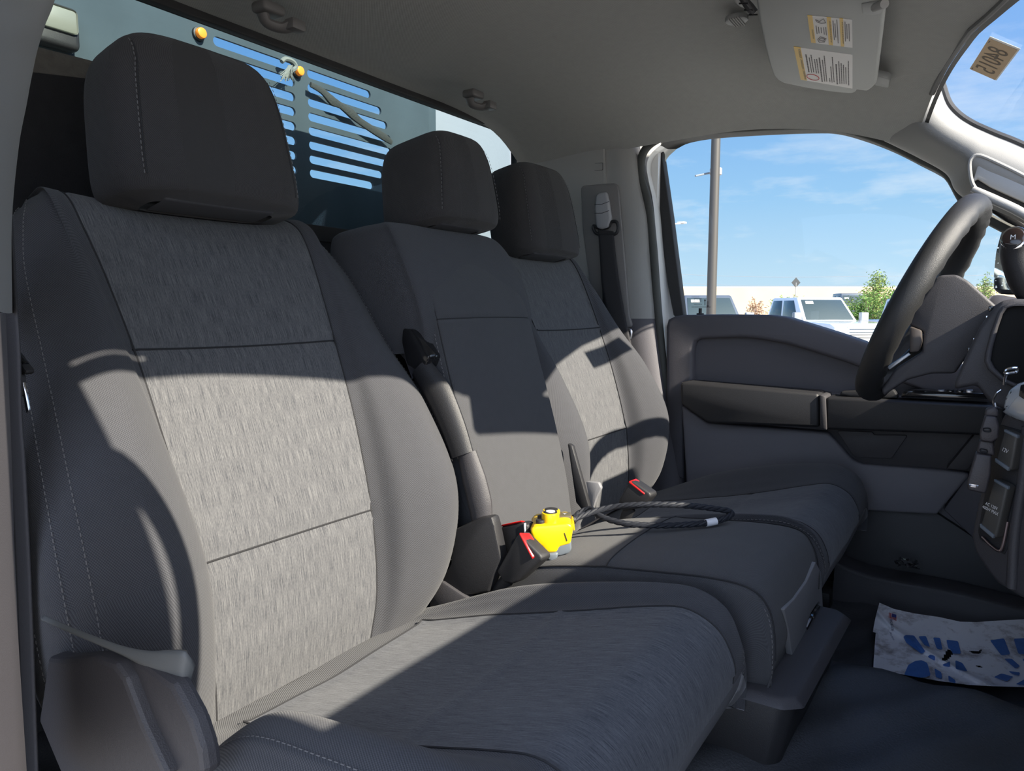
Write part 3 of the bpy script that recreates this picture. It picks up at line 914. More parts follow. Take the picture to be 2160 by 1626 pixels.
# grey vinyl front with a pull slot
Xf = .512
fpx = [(1650, 1284), (1672, 1262), (1698, 1225), (1717, 1184), (1728, 1205), (1733, 1290), (1732, 1316), (1694, 1345), (1692, 1376), (1668, 1390), (1660, 1330)]
def xf(L): return [(P(x, y, X=Xf).y, P(x, y, X=Xf).z) for x, y in L]
plate('front_pocket', round_poly(xf(fpx), .004), [round_poly(xf([(1697, 1322), (1707, 1292), (1723, 1268), (1727, 1272), (1726, 1300), (1699, 1336)]), .003)], .008, VINYL, tc_, lambda a, b, t: (Xf - .0055 + t, a, b), bev=.0015)
MB().prism([P(x, y, X=Xf - .002) for x, y in ((1694, 1345), (1700, 1280), (1724, 1256), (1732, 1262), (1730, 1318))], (-.003, 0, 0)).build('slot_lining', BLACK, tc_)
MB().tube([P(1699, 1325, X=Xf + .001), P(1712, 1300, X=Xf + .004), P(1725, 1280, X=Xf + .001)], .0035, 8, sub=4).build('pull_strap', BLACK_GLOSS, tc_)
stitches('stitching', [G2[i, 14] for i in range(48, 70)], [Vector((.6, -.8, 0))] * 22, THREAD, tc_)
headrest(tc_, Vector((-.085, .008, .826)), .196, .150, .145, 10, CLOTH_HEAD, top=.76)
H = Vector((-.085, .008, .842))
mb = MB()
for sy in (-.045, .045): MB().tube([(-.11, sy, .745), (-.10, sy + .004, .77)], .006, 10).build('headrest_post', STEEL, tc_)
# storage box under it
mb = MB()
mb.prism([(0.05, -.150, .182), (.525, -.150, .182), (.540, -.138, .182), (.548, .14, .182), (.535, .152, .182), (.05, .152, .182)], [Vector(q) for q in ((0.05, -.160, .172), (.532, -.160, .172), (.552, -.142, .172), (.560, .144, .172), (.545, .16, .172), (.05, .16, .172))], .003)
mb.build('box_lid', DARK, tc_)
mb = MB()
mb.prism([(0.05, -.152, .172), (.525, -.152, .172), (.542, -.138, .172), (.552, .14, .172), (.535, .152, .172), (.05, .152, .172)], [Vector(q) for q in ((0.05, -.148, .085), (.510, -.148, .085), (.524, -.136, .085), (.53, .136, .085), (.52, .148, .085), (.05, .148, .085))], .006)
mb.build('storage_box', BLACK, tc_)
# ================================================================== DRIVER'S SIDE OF THE CAB
def PP(x, y, p0, n):
    d = FWD + RGT * ((x - 1080) / FPX) + UPV * ((813 - y) / FPX)
    t = (Vector(p0) - CAM).dot(n) / d.dot(n)
    return CAM + d * t
def XZ(pts, Y):
    o = []
    for x, y in pts:
        p = P(x, y, Y=Y); o.append((p.x, p.z))
    return o

# rear corner trim: light above the belt line, slate below
Yt = .785
front = [(1342, 268), (1337, 285), (1336, 300), (1343, 336), (1351, 400), (1364, 464), (1370, 560), (1380, 672), (1390, 745), (1404, 830), (1425, 930), (1440, 1010), (1452, 1100), (1462, 1180)]
def trim_net(pxl):
    C = []
    for x, y in pxl:
        e = P(x, y, Y=Yt); z = e.z; X = e.x
        C.append([(-.372, .69, z), (-.34, .722, z), (-.25, .742, z), (-.15, .752, z), (X - .075, .756, z), (X - .038, .758, z), (X - .014, .768, z), (X, Yt, z), (X + .004, Yt + .03, z)])
    return net(C, 5, 5)
tag(net_obj('wall_left', trim_net(front[:8]), LIGHTTRIM, None, flip=True), 'light grey trim of the rear corner pillar', kind='structure')
tag(net_obj('trim_5', trim_net(front[7:]), MIDDARK, None, flip=True), 'slate lower trim of the rear corner', kind='structure')
# embossed airbag mark
mk = XZ([(1230, 345), (1270, 342), (1270, 358), (1231, 362)], .745)
plate('trim_7', round_poly(mk, .003), [round_poly([(a + (.0008 if k in (0, 3) else -.0008), b + (-.0008 if k < 2 else .0008)) for k, (a, b) in enumerate(mk)], .0025)], .0015, DARK, None, lambda a, b, t: (a, .7495 - .02 * (a + .1) + t - .001, b))
bpy.data.objects['trim_7']['kind'] = 'structure'
# door seal and sheet-metal jamb
seal = [(1352, 560), (1357, 640), (1390, 760), (1420, 900), (1450, 1040), (1470, 1180)]
sl_px = [(1470, 1190), (1446, 1060), (1424, 940), (1406, 830), (1392, 700), (1384, 600), (1378, 520), (1368, 430), (1354, 380), (1352, 340), (1362, 314), (1384, 296), (1415, 286), (1480, 276), (1600, 268), (1700, 264), (1760, 266), (1820, 281), (1880, 304), (1940, 334), (2000, 367), (2040, 430), (2100, 470), (2200, 520), (2330, 600)]
mb = MB(); mb.tube([P(x, y, Y=.795) for x, y in sl_px], .0105, 10, sub=5)
tag(mb.build('trim_8', RUBBER_GREY), 'weathered rubber seal around the driver door opening', kind='structure')
jam = [(1474, 1190), (1450, 1060), (1428, 940), (1408, 830), (1398, 700), (1392, 600), (1386, 520), (1378, 430), (1368, 380), (1364, 350), (1372, 326), (1392, 306), (1420, 293), (1480, 283), (1600, 275), (1700, 271), (1760, 273), (1820, 289), (1880, 312), (1940, 342), (2000, 376), (2060, 440), (2200, 545)]
def jamb(pts):
    C = []
    for x, y in pts:
        a = P(x, y, Y=.80); b = a + Vector((.0, .055, 0)); c = b + Vector((.02, .01, 0))
        C.append([tuple(a), tuple(a * .5 + b * .5), tuple(b), tuple(c)])
    return net(C, 4, 3)
tag(net_obj('trim_9', jamb(jam[:12]), WHITE_PAINT, None), 'white painted door jamb', kind='structure')
tag(net_obj('trim_19', jamb(jam[11:]), RUBBER, None), 'dark weatherstrip over the door window', kind='structure')
# black rear frame + belt of the door window
door = thing('door_1', P(1440, 900, Y=.80)); tag(door, "closed driver's door with dark panel and armrest", kind='structure')
glass_px = [(1441, 664), (1434, 610), (1425, 540), (1415, 460), (1405, 390), (1397, 335), (1399, 310), (1410, 293), (1440, 287), (1520, 278), (1600, 273), (1700, 270), (1760, 272), (1820, 288), (1880, 311), (1940, 342), (2000, 377), (2060, 424), (2140, 478), (2230, 545), (2330, 620), (2330, 800), (2100, 790), (1980, 775), (1835, 735), (1760, 705), (1650, 672)]
outer = [(1452, 700), (1420, 664), (1408, 600), (1398, 520), (1388, 440), (1376, 370), (1373, 330), (1380, 306), (1405, 284), (1440, 276), (1520, 268), (1600, 263), (1700, 259), (1765, 260), (1830, 276), (1890, 299), (1950, 330), (2010, 364), (2070, 410), (2150, 464), (2245, 532), (2370, 620), (2370, 840), (1980, 840), (1600, 760)]
Yg = .845
plate('window_frame', XZ(outer, Yg), [XZ(glass_px, Yg)], .03, RUBBER, door, lambda a, b, t: (a, Yg + t, b), bev=.003)
g = [P(x, y, Y=Yg + .015) for x, y in glass_px]
mb = MB(); mb.prism([Vector((p.x, Yg + .013, p.z)) for p in g], (0, .003, 0))
mb.build('pane', glass_mat('door_glass', (.97, .99, .98), refl=.35), door, smooth=False)
# faint drip streaks and small printed marks on the glass
mb = MB()
for x, y in ((1484, 648), (1489, 648)):
    pass
def glyph_arrow(cx, cy, up):
    s = 1 if up else -1
    return [(cx - .7, cy + 6 * s), (cx + .7, cy + 6 * s), (cx + .7, cy - 3 * s), (cx + 2.2, cy - 3 * s), (cx, cy - 8 * s), (cx - 2.2, cy - 3 * s), (cx - .7, cy - 3 * s)]
for q in (glyph_arrow(1487, 638, True), glyph_arrow(1493, 641, False)):
    mb.prism([P(x, y, Y=Yg + .0115) for x, y in q], (0, .0006, 0))
random.seed(3)
for r, (y, x0, x1) in enumerate(((626, 1459, 1474), (629, 1464, 1479), (632, 1458, 1478), (635, 1464, 1480), (638, 1462, 1476), (641, 1464, 1479), (647, 1459, 1499))):
    x = x0
    while x < x1:
        w = random.choice((1.2, 1.8, 2.6))
        mb.prism([P(a, b, Y=Yg + .0115) for a, b in ((x, y), (x + w, y), (x + w, y + 1.1), (x, y + 1.1))], (0, .0005, 0)); x += w + .8
o = mb.build('glass_print', INK, door, smooth=False)

# door panel, upper part with the sunk shape in it
top = [(1403, 1010), (1404, 690), (1408, 674), (1422, 667), (1440, 664), (1520, 663), (1621, 664), (1658, 669), (1714, 686), (1769, 703), (1839, 727), (1900, 742), (2000, 765), (2120, 790), (2300, 830), (2300, 900), (1990, 880), (1440, 850), (1440, 1010)]
sunk = [(1460, 812), (1461, 735), (1466, 720), (1478, 714), (1560, 712), (1600, 715), (1660, 726), (1720, 744), (1780, 763), (1880, 800), (1950, 826), (1945, 838)]
Yp = .775
plate('upper_panel', XZ(top, Yp), [XZ(sunk, Yp)], .07, MIDDARK, door, lambda a, b, t: (a, Yp + t, b), bev=.010, res=4)
bk = MB(); bk.prism([P(x, y, Y=.800) for x, y in ((1440, 700), (1560, 695), (1720, 720), (1990, 800), (2300, 850), (2300, 1320), (1440, 1320))], (0, .02, 0)); bk.build('inner_panel', MIDDARK, door)
# lower light panel
low = [(1437, 856), (1465, 874), (1492, 893), (1600, 901), (1747, 913), (1770, 938), (1791, 963), (1804, 974), (1817, 979), (1900, 985), (1994, 992), (2036, 997), (2046, 1003), (2010, 1045), (1976, 1086), (1900, 1082), (1835, 1078), (1600, 1075), (1450, 1070)]
Yl = .762
LOWER = mat('mid_grey_door_plastic', (0.15, 0.145, 0.16), .6, bump=.3, bscale=900)
mb = MB(); mb.prism([P(x, y, Y=Yl) for x, y in low], (0, .045, 0), .006, 3); mb.build('lower_panel', LOWER, door)
mb = MB(); mb.prism([P(x, y, Y=.772) for x, y in ((1990, 1075), (2044, 1000), (2075, 960), (2140, 960), (2140, 1180), (2058, 1140))], (0, .035, 0), .004); mb.build('front_lower_panel', MIDDARK, door)
# dark pocket behind the pull handle
mb = MB(); mb.prism([P(x, y, Y=.780) for x, y in ((1742, 880), (2120, 890), (2120, 1000), (1994, 991), (1817, 979), (1791, 964), (1745, 912))], (0, .03, 0), .003); mb.build('pocket', DARK, door)
cov = XZ([(1764, 908), (1840, 911), (1843, 917), (1915, 918), (1880, 968), (1802, 964)], .774)
mb = MB(); mb.prism([Vector((a, .774, b)) for a, b in round_poly(cov, .006)], (0, .02, 0), .0015); mb.build('pocket_cover', DARK, door)
mb = MB(); mb.prism([P(x, y, Y=.745) for x, y in ((2064, 905), (2110, 905), (2040, 992), (1994, 990))], (0, .04, 0), .004); mb.build('pocket_rib', DARK, door)
# armrest
mb = MB(); mb.prism([P(x, y, Y=.700) for x, y in ((1434, 812), (1437, 806), (1727, 830), (1728, 902), (1492, 893), (1436, 853))], (0, .09, 0), .007, 3); mb.build('armrest_pad', BLACK, door)
mb = MB(); mb.prism([P(x, y, Y=.697) for x, y in ((1728, 832), (1741, 836), (1744, 908), (1729, 903))], (0, .092, 0), .004, 2); mb.build('armrest_band', DARK, door)
mb = MB(); mb.prism([P(x, y, Y=.702) for x, y in ((1742, 838), (2120, 858), (2120, 920), (1744, 906))], (0, .09, 0), .006, 3); mb.build('armrest', BLACK, door)
sw = MB(); sw.prism([P(x, y, Y=.73) for x, y in ((1905, 826), (1930, 822), (2080, 830), (2090, 842), (1900, 838))], (0, .04, 0), .002); sw.build('switch_plate', BLACK_GLOSS, door)
for k in range(4):
    a = P(1985 + 20 * k, 828, Y=.735)
    s2 = MB(); s2.box(a + Vector((-.006, -.004, -.002)), a + Vector((.006, .012, .006)), .0015); s2.build('window_switch', STEEL if k in (0, 3) else BLACK_GLOSS, door)
mb = MB(); mb.prism([P(x, y, Y=.735) for x, y in ((1770, 832), (1775, 826), (1885, 822), (1895, 840), (1800, 838))], (0, .03, 0), .003); mb.build('door_pull', BLACK, door)
# lower door and speaker area (black)
mb = MB(); mb.prism([P(x, y, Y=.785) for x, y in ((1440, 1060), (1840, 1074), (1976, 1082), (2058, 1136), (2250, 1200), (2250, 1420), (1440, 1300))], (0, .03, 0), .002); mb.build('kick_area', BLACK, door)
# lock button
b0 = P(1477, 662, Y=.80)
mb = MB(); mb.disc(b0, (0, 0, 1), .009, .004, bev=.001); mb.tube([b0, b0 + Vector((0, 0, .014))], .0042, 12); mb.build('lock_button', BLACK, door)
# outer skin of the door and side of the cab
mb = MB()
mb.box((-.42, .87, -.5), (1.9, .90, .48), .01)
mb.box((-.42, .83, .55), (-.03, .87, 1.06), .004)
tag(mb.build('trim_10', WHITE_PAINT), kind='structure')
# sill under the door
C = []
for x, yt, yb in ((1775, 1163, 1185), (1800, 1178, 1205), (1840, 1192, 1225), (1900, 1204, 1245), (1980, 1218, 1258), (2060, 1235, 1272), (2160, 1262, 1300), (2260, 1290, 1330)):
    a = P(x, yt, Y=.775); b = Vector((a.x, .700, a.z + .004)); c = Vector((a.x, .688, a.z - .012)); d = Vector((a.x, .675, -.02))
    C.append([tuple(a), tuple(b), tuple(c), tuple(d)])
tag(net_obj('trim_11', net(C, 4, 4), DARK, None), 'door sill trim', kind='structure')

# ---- belt on the driver's corner
belt = thing('seat_belt', P(1290, 500, Y=.74), "black seat belt hanging from its guide on the far rear corner", 'seat belt')
Yb = .748
pl = XZ([(1226, 392), (1300, 386), (1305, 400), (1316, 520), (1328, 668), (1335, 690), (1262, 700), (1240, 560), (1230, 480)], Yb)
mb = MB(); mb.prism([Vector((a, Yb - .004, b)) for a, b in round_poly(pl, .012)], (0, .012, 0), .003); mb.build('guide_plate', mat('warm_grey_trim', (.19, .18, .175), .6, bump=.3, bscale=900), belt)
Yh = .728
mb = MB()
mb.prism([P(x, y, Y=Yh) for x, y in ((1256, 412), (1262, 406), (1278, 404), (1283, 425), (1288, 462), (1283, 480), (1268, 484), (1257, 480), (1253, 440))], (0, .016, 0), .006, 3)
mb.build('height_adjuster', mat('pale_grey_plastic', (.34, .34, .35), .45), belt)
mb = MB()
for y0, y1 in ((431, 429), (450, 448)):
    mb.tube([P(1254, y0, Y=Yh - .001), P(1270, y0 - .5, Y=Yh - .001), P(1285, y1 - 4, Y=Yh)], .0006, 5)
mb.build('groove_line', SEAM, belt)
mb = MB()
pts = [P(x, y, Y=.735) for x, y in ((1253, 486), (1252, 476), (1262, 480), (1282, 480), (1290, 468), (1300, 468), (1304, 480), (1300, 492), (1288, 494), (1262, 494))]
mb.tube(pts, .0042, 8, closed=True, sub=3); mb.build('guide_ring', BLACK, belt)
def ribbon(pxs, Ys, th=.0018):
    C = []
    for (xa, ya, xb, yb), Y in zip(pxs, Ys):
        a = P(xa, ya, Y=Y); b = P(xb, yb, Y=Y)
        C.append([tuple(a), tuple(a * .5 + b * .5 + Vector((0, -.001, 0))), tuple(b)])
    return net(C, 6, 3)
G = ribbon(((1262, 484, 1294, 488), (1266, 540, 1300, 545), (1270, 600, 1308, 600), (1280, 660, 1320, 670), (1296, 700, 1327, 704), (1310, 760, 1340, 760)), (.735, .728, .722, .715, .70, .69))
o = net_obj('webbing', G, WEBBING, belt); o.modifiers.new('t', 'SOLIDIFY').thickness = .0018
G = ribbon(((1266, 500, 1292, 500), (1270, 560, 1284, 600), (1272, 640, 1290, 660), (1276, 700, 1300, 720)), (.742, .742, .742, .742))
o = net_obj('webbing', G, WEBBING, belt); o.modifiers.new('t', 'SOLIDIFY').thickness = .0018
mb = MB(); mb.tube([P(1322, 694, Y=.705), P(1330, 696, Y=.705), P(1332, 704, Y=.705), P(1330, 714, Y=.705)], .003, 8, sub=3); mb.build('tongue', STEEL, belt)

# ================================================================== FRONT: windscreen, pillars
wb = .60
def ws(y, t):
    """windscreen surface, t = 0 at the roof edge and 1 at the cowl"""
    X0 = hdrX(y) + .004; Z0 = hz(y) + .004
    X1 = 1.20 + .18 - .30 * y * y; Z1 = .66
    yy2 = y * (1 + .03 * t)
    return Vector((X0 + (X1 - X0) * t, yy2, Z0 + (Z1 - Z0) * t - .018 * math.sin(math.pi * t) * -1))
C = [[tuple(ws(y, t)) for y in [(-.745 + 1.49 * k / 12) for k in range(13)]] for t in [i / 8 for i in range(9)]]
wsn = thing('window_2', (1.0, 0, .9)); tag(wsn, kind='structure')
net_obj('pane', net(C, 3, 3), glass_mat('windscreen_glass', (0.99, 1.0, 1.0), refl=.6), wsn)
fr = []
for k in range(29):
    y = -.74 + 1.48 * k / 28
    t_ = (.035 if y < 0 else max(.010, .035 - y * .09)) + .092 / (1 + abs((y + .09) / .17) ** 5)
    fr.append([tuple(ws(y, 0) - Vector((0, 0, .003))), tuple(ws(y, t_ * .5) - Vector((0, 0, .003))), tuple(ws(y, t_) - Vector((0, 0, .003)))])
net_obj('black_border', net(fr, 2, 2), BLACK, wsn)
def ws_hit(x, y):
    """where a sight line crosses the windscreen"""
    best = None
    for i in range(60):
        for j in range(60):
            p = ws(-.1 + .85 * i / 59, j / 118)
            d = p - CAM; dz = d.dot(FWD)
            u = 1080 + FPX * d.dot(RGT) / dz; w = 813 - FPX * d.dot(UPV) / dz
            e = (u - x) ** 2 + (w - y) ** 2
            if best is None or e < best[0]: best = (e, p)
    return best[1]

# A pillar trims with grab handles, driver's side from the photo and its mirror twin
wedge = [(1866, 294), (1880, 301), (1910, 316), (1945, 334), (1985, 356), (2003, 372), (2014, 396), (2034, 414), (2070, 428), (2110, 445), (2160, 468), (2250, 520), (2380, 600)]
sedge = [(1980, 160), (1988, 190), (2000, 222), (2022, 246), (2050, 264), (2078, 277), (2104, 288), (2130, 298), (2160, 311), (2195, 326), (2240, 346), (2330, 390), (2460, 460)]
PILLAR = mat('pillar_grey', (.235, .232, .222), .6, bump=.3, bscale=1000)
def pillar(sgn, name, ob=None):
    C = []
    for (a, b), (c, d) in zip(wedge, sedge):
        p = P(a, b, Y=.765); q = P(c, d, Y=.735)
        def mid(t, Y): return P(a + (c - a) * t, b + (d - b) * t, Y=Y)
        row = [p + Vector((0, .02, 0)), p, mid(.25, .728), mid(.48, .704), mid(.76, .706), q, q + Vector((.004, .02, .004))]
        C.append([(r.x, r.y * sgn, r.z) for r in row])
    return net_obj(name, net(C, 6, 5), PILLAR, None, flip=sgn < 0)
pil = pillar(1, 'trim_12'); tag(pil, 'light grey windscreen pillar trim on the driver side', kind='structure')
pil2 = pillar(-1, 'trim_13'); tag(pil2, 'near windscreen pillar trim', kind='structure')
for sgn, nm in ((1, 'trim_14'), (-1, 'trim_15')):
    mb = MB()
    pts = [P(c, d, Y=.737) for c, d in sedge]
    mb.tube([Vector((p.x + .002, p.y * sgn, p.z + .003)) for p in pts], .006, 8, sub=3)
    tag(mb.build(nm, BLACK), kind='structure')
def grab(sgn, label):
    h = thing('grab_handle', (.72, .72 * sgn, .88), label, 'grab handle')
    rec = [(2046, 352), (2052, 336), (2068, 332), (2110, 350), (2160, 375), (2260, 430), (2260, 530), (2160, 458), (2090, 420), (2062, 404), (2050, 385)]
    def at(x, y, d):
        p = P(x, y, Y=.724); return Vector((p.x - .004 * 0, (p.y - d) * sgn, p.z))
    mb = MB(); mb.tube([at(x, y, .022) for x, y in rec], .0035, 8, closed=True, sub=3); mb.build('rim', LIGHTTRIM, h)
    mb = MB(); mb.prism([at(x, y, .004) for x, y in rec], (0, .012 * sgn, 0)); mb.build('recess', BLACK, h)
    mb = MB(); mb.prism([at(x, y, .020) for x, y in ((2052, 388), (2062, 352), (2080, 350), (2160, 388), (2260, 445), (2260, 480), (2160, 430), (2090, 398), (2062, 380))], (0, .014 * sgn, 0), .003)
    mb.build('grip', mat('soft_grey_grip', (.27, .27, .265), .55, bump=.2, bscale=800), h)
    mb = MB(); mb.tube([at(x, y, .028) for x, y in ((2052, 402), (2090, 422), (2160, 456), (2260, 525))], [.006, .009, .009, .009], 10, sub=4); mb.build('lower_bar', LIGHTTRIM, h)
    return h
grab(1, 'light grey grab handle on the far windscreen pillar, behind the steering wheel')
# the near pillar's handle is a free-standing bar: it throws the curved shadow on the near seat
h2 = thing('grab_handle', (.66, -.70, .85), 'light grey grab handle on the near windscreen pillar', 'grab handle')
mb = MB(); mb.tube([(.60, -.735, .905), (.62, -.70, .885), (.66, -.675, .83), (.72, -.672, .77), (.79, -.69, .71), (.83, -.735, .68)], [.012, .013, .013, .013, .013, .012], 12, sub=5); mb.build('bar', LIGHTTRIM, h2)

# outer steel of both windscreen pillars
for sgn, nm in ((1, 'trim_20'), (-1, 'trim_21')):
    mb = MB()
    a_ = [(.44, 1.03), (.58, 1.01), (1.46, .38), (1.25, .455)]
    mb.prism([Vector((x, .79 * sgn, z)) for x, z in a_], (0, .035 * sgn, 0), .006)
    mb.prism([Vector((x, .79 * sgn, z)) for x, z in ((-.42, 1.075), (.50, 1.075), (.50, 1.13), (-.42, 1.13))], (0, .02 * sgn, 0), .006)
    tag(mb.build(nm, WHITE_PAINT), kind='structure')
# passenger side rear pillar (door opening): cream trim and its lilac-grey inner face
C = []
for (xa, ya, xb, yb, xc, yc) in ((-60, -40, 44, -40, 125, -40), (-60, 0, 41, 20, 112, 12), (-60, 60, 42, 60, 92, 60), (-60, 120, 36, 110, 74, 110), (-60, 180, 33, 165, 62, 150), (-60, 235, 30, 222, 45, 218), (-60, 330, 20, 310, 24, 310), (-60, 480, 6, 470, 10, 470), (-60, 640, 8, 660, 11, 660)):
    a = P(xa, ya, Y=-.825); b = P(xb, yb, Y=-.745); c = P(xc, yc, Y=-.66)
    c = Vector((min(c.x, b.x - .015), c.y, c.z))
    C.append([tuple(a + Vector((.03, -.03, 0))), tuple(a), tuple(b), tuple(b * .5 + c * .5 + Vector((.004, .004, 0))), tuple(c)])
tag(net_obj('wall_right', net(C, 5, 4), LIGHTTRIM, None), 'cream grey trim of the near door pillar', kind='structure')
mb = MB(); mb.prism([(-.40, -.80, -.1), (-.02, -.80, -.1), (.03, -.80, .6), (-.03, -.80, 1.05), (-.40, -.80, 1.05)], (0, .03, 0)); tag(mb.build('trim_16', DARK), kind='structure')
C = []
for (xa, ya, xb, yb) in ((-60, 660, 12, 660), (-60, 800, 18, 800), (-60, 1000, 26, 1000), (-60, 1300, 36, 1300), (-60, 1680, 60, 1680)):
    a = P(xa, ya, Y=-.825); b = P(xb, yb, Y=-.745)
    C.append([tuple(a), tuple(b), tuple(b + Vector((-.06, .012, 0)))])
tag(net_obj('trim_17', net(C, 4, 3), MIDDARK, None), 'lower trim of the near door pillar', kind='structure')
b2 = thing('seat_belt', P(50, 900, Y=-.70), 'black seat belt running down beside the near passenger seat at the left edge', 'seat belt')
def rib2(rows, Y0):
    C = []
    for xa, ya, xb, yb in rows:
        a = P(xa, ya, Y=Y0); b = P(xb, yb, Y=Y0 - .004)
        C.append([tuple(a), tuple(a * .5 + b * .5), tuple(b)])
    return net(C, 5, 3)
o = net_obj('webbing', rib2(((6, 380, 18, 300), (2, 480, 26, 440), (6, 640, 38, 640), (14, 740, 44, 740), (20, 880, 48, 880), (28, 1000, 56, 1000), (42, 1300, 70, 1300), (56, 1700, 84, 1700)), -.688), WEBBING, b2); o.modifiers.new('t', 'SOLIDIFY').thickness = .0018
mb = MB(); mb.prism([P(x, y, Y=-.684) for x, y in ((13, 735), (18, 733), (54, 782), (52, 790), (46, 790), (15, 752))], (0, .008, 0), .002); mb.build('tongue_cover', BLACK, b2)
mb = MB(); mb.tube([P(27, 742, Y=-.680), P(54, 772, Y=-.680)], .0035, 10); mb.build('tongue_bar', BLACK_GLOSS, b2)
mb = MB(); mb.prism([P(x, y, Y=-.684) for x, y in ((43, 808), (48, 806), (60, 866), (55, 872))], (0, .002, 0), .0005); mb.build('tongue', CHROME, b2)
mb = MB(); mb.prism([P(x, y, Y=-.686) for x, y in ((16, 775), (40, 790), (44, 835), (20, 842))], (0, .006, 0), .002); mb.build('webbing_fold', WEBBING, b2)

# felt panel behind the near headrest; sunlit top and shaded face are painted colours
fp = thing('cab_back_panel', (-.33, -.5, .7), 'black padded panel with a grey felt top edge behind the near headrest', 'panel')
a0 = P(55, 92, X=-.352); a1 = P(210, 132, X=-.352); c0 = P(50, 150, X=-.335); c1 = P(205, 168, X=-.335)
ext = (a1 - a0); 
def lerp(a, b, t): return a + (b - a) * t
T0, T1 = lerp(a0, a1, -.5), lerp(a0, a1, 1.9); B0, B1 = lerp(c0, c1, -.5), lerp(c0, c1, 1.9)
MB().prism([T0, T1, B1, B0], (-.012, 0, 0), .001).build('sunlit_felt_strip', FELT_SUNLIT, fp)
D0 = Vector((B0.x - .004, B0.y, .10)); D1 = Vector((B1.x - .004, B1.y, .10))
MB().prism([lerp(B0, T0, .05), lerp(B1, T1, .05), D1, D0], (-.02, 0, 0), .001).build('shaded_board', CARPET, fp)  # shadowed face of the panel, put in as black colour
# ================================================================== DASHBOARD
dash = thing('dashboard', (.9, .1, .5), 'dark dashboard with instrument hood, centre stack and socket covers at the right edge', 'dashboard')
# main body: profile across the whole cab (its rear edge throws the shade on the cushions)
prof = [(.790, .645), (.815, .662), (.95, .678), (1.36, .665), (1.36, .10), (1.06, .12), (.93, .26), (.86, .42), (.80, .56), (.782, .62)]
mb = MB()
mb.prism([Vector((a, -.80, b)) for a, b in prof], (0, 1.02, 0), .010, 3)
mb.build('dash_body', DARK, dash)
prof2 = [(.815, .630), (.86, .655), (1.36, .665), (1.36, .10), (1.06, .12), (.93, .26), (.86, .40), (.82, .50)]
MB().prism([Vector((a, .22, b)) for a, b in prof2], (0, .57, 0), .008, 3).build('dash_body', DARK, dash)
# instrument hood, seen along its face
hood = [(2060, 812), (2012, 822), (2016, 800), (2040, 745), (2066, 690), (2096, 650), (2112, 634), (2140, 630), (2200, 632), (2300, 640), (2300, 860), (2160, 880), (2090, 852)]
MB().prism([P(x, y, Y=.235) for x, y in hood], (0, .36, 0), .006, 3).build('instrument_hood', DARK, dash)
ring = [(2150, 822), (2116, 808), (2084, 780), (2076, 762), (2078, 745), (2090, 700), (2104, 660), (2114, 646), (2130, 640), (2200, 640), (2300, 650), (2300, 840)]
inner = [(2150, 812), (2122, 800), (2098, 776), (2090, 760), (2094, 735), (2106, 690), (2116, 662), (2126, 650), (2145, 645), (2200, 648), (2290, 656), (2290, 830)]
def XZr(pts, Y): return [(P(x, y, Y=Y).x, P(x, y, Y=Y).z) for x, y in pts]
plate('bezel', XZr(ring, .222), [XZr(inner, .222)], .016, DARK, dash, lambda a, b, t: (a, .222 + t, b), bev=.003)
MB().prism([P(x, y, Y=.2335) for x, y in inner], (0, .004, 0)).build('bezel_glass', mat('dark_lens', (.002, .002, .002), .6, spec=.2), dash)
# bright marks along the gap beside the column
for k, (x, y) in enumerate(((2090, 651), (2084, 671), (2072, 690), (2057, 718), (2045, 738))):
    a = P(x, y, Y=.30)
    MB().box(a + Vector((-.003, -.002, -.004)), a + Vector((.003, .004, .004)), .001).build('stalk_clip', CHROME if k % 2 else BLACK_GLOSS, dash)

# ---- steering wheel
wc = Vector((.606, .425, .634))
tilt = R(24.5)
wu = Vector((math.sin(tilt), 0, math.cos(tilt))); wn = Vector((-math.cos(tilt), 0, math.sin(tilt)))   # up in the wheel's plane / towards the driver
wn = (wn + Vector((0, .055, 0))).normalized(); wy = wu.cross(wn).normalized(); wu = wn.cross(wy).normalized() if False else wu
if wy.y < 0: wy = -wy
Rw = .168
wh = thing('steering_wheel', wc, 'black leather steering wheel in front of the driver seat', 'steering wheel')
n = 72
v = []; f = []
for i in range(n):
    a = 2 * math.pi * i / n
    rad = wu * math.cos(a) + wy * math.sin(a)
    for k in range(16):
        b = 2 * math.pi * k / 16
        ridge = 0
        rr = .0172; rt = .0205
        w_ = -math.sin(b)
        if w_ > .2: ridge = .0016 * math.sin(i * math.pi * .9) * w_
        v.append(wc + rad * (Rw + rr * math.cos(b)) - wn * ((rt + ridge) * -math.sin(b)))
for i in range(n):
    for k in range(16):
        j = (i + 1) % n; l = (k + 1) % 16
        f.append((i * 16 + k, j * 16 + k, j * 16 + l, i * 16 + l))
mesh_obj('rim', v, f, LEATHER, wh)
def wl(u, y, d): return wc + wu * u + wy * y + (-wn) * d
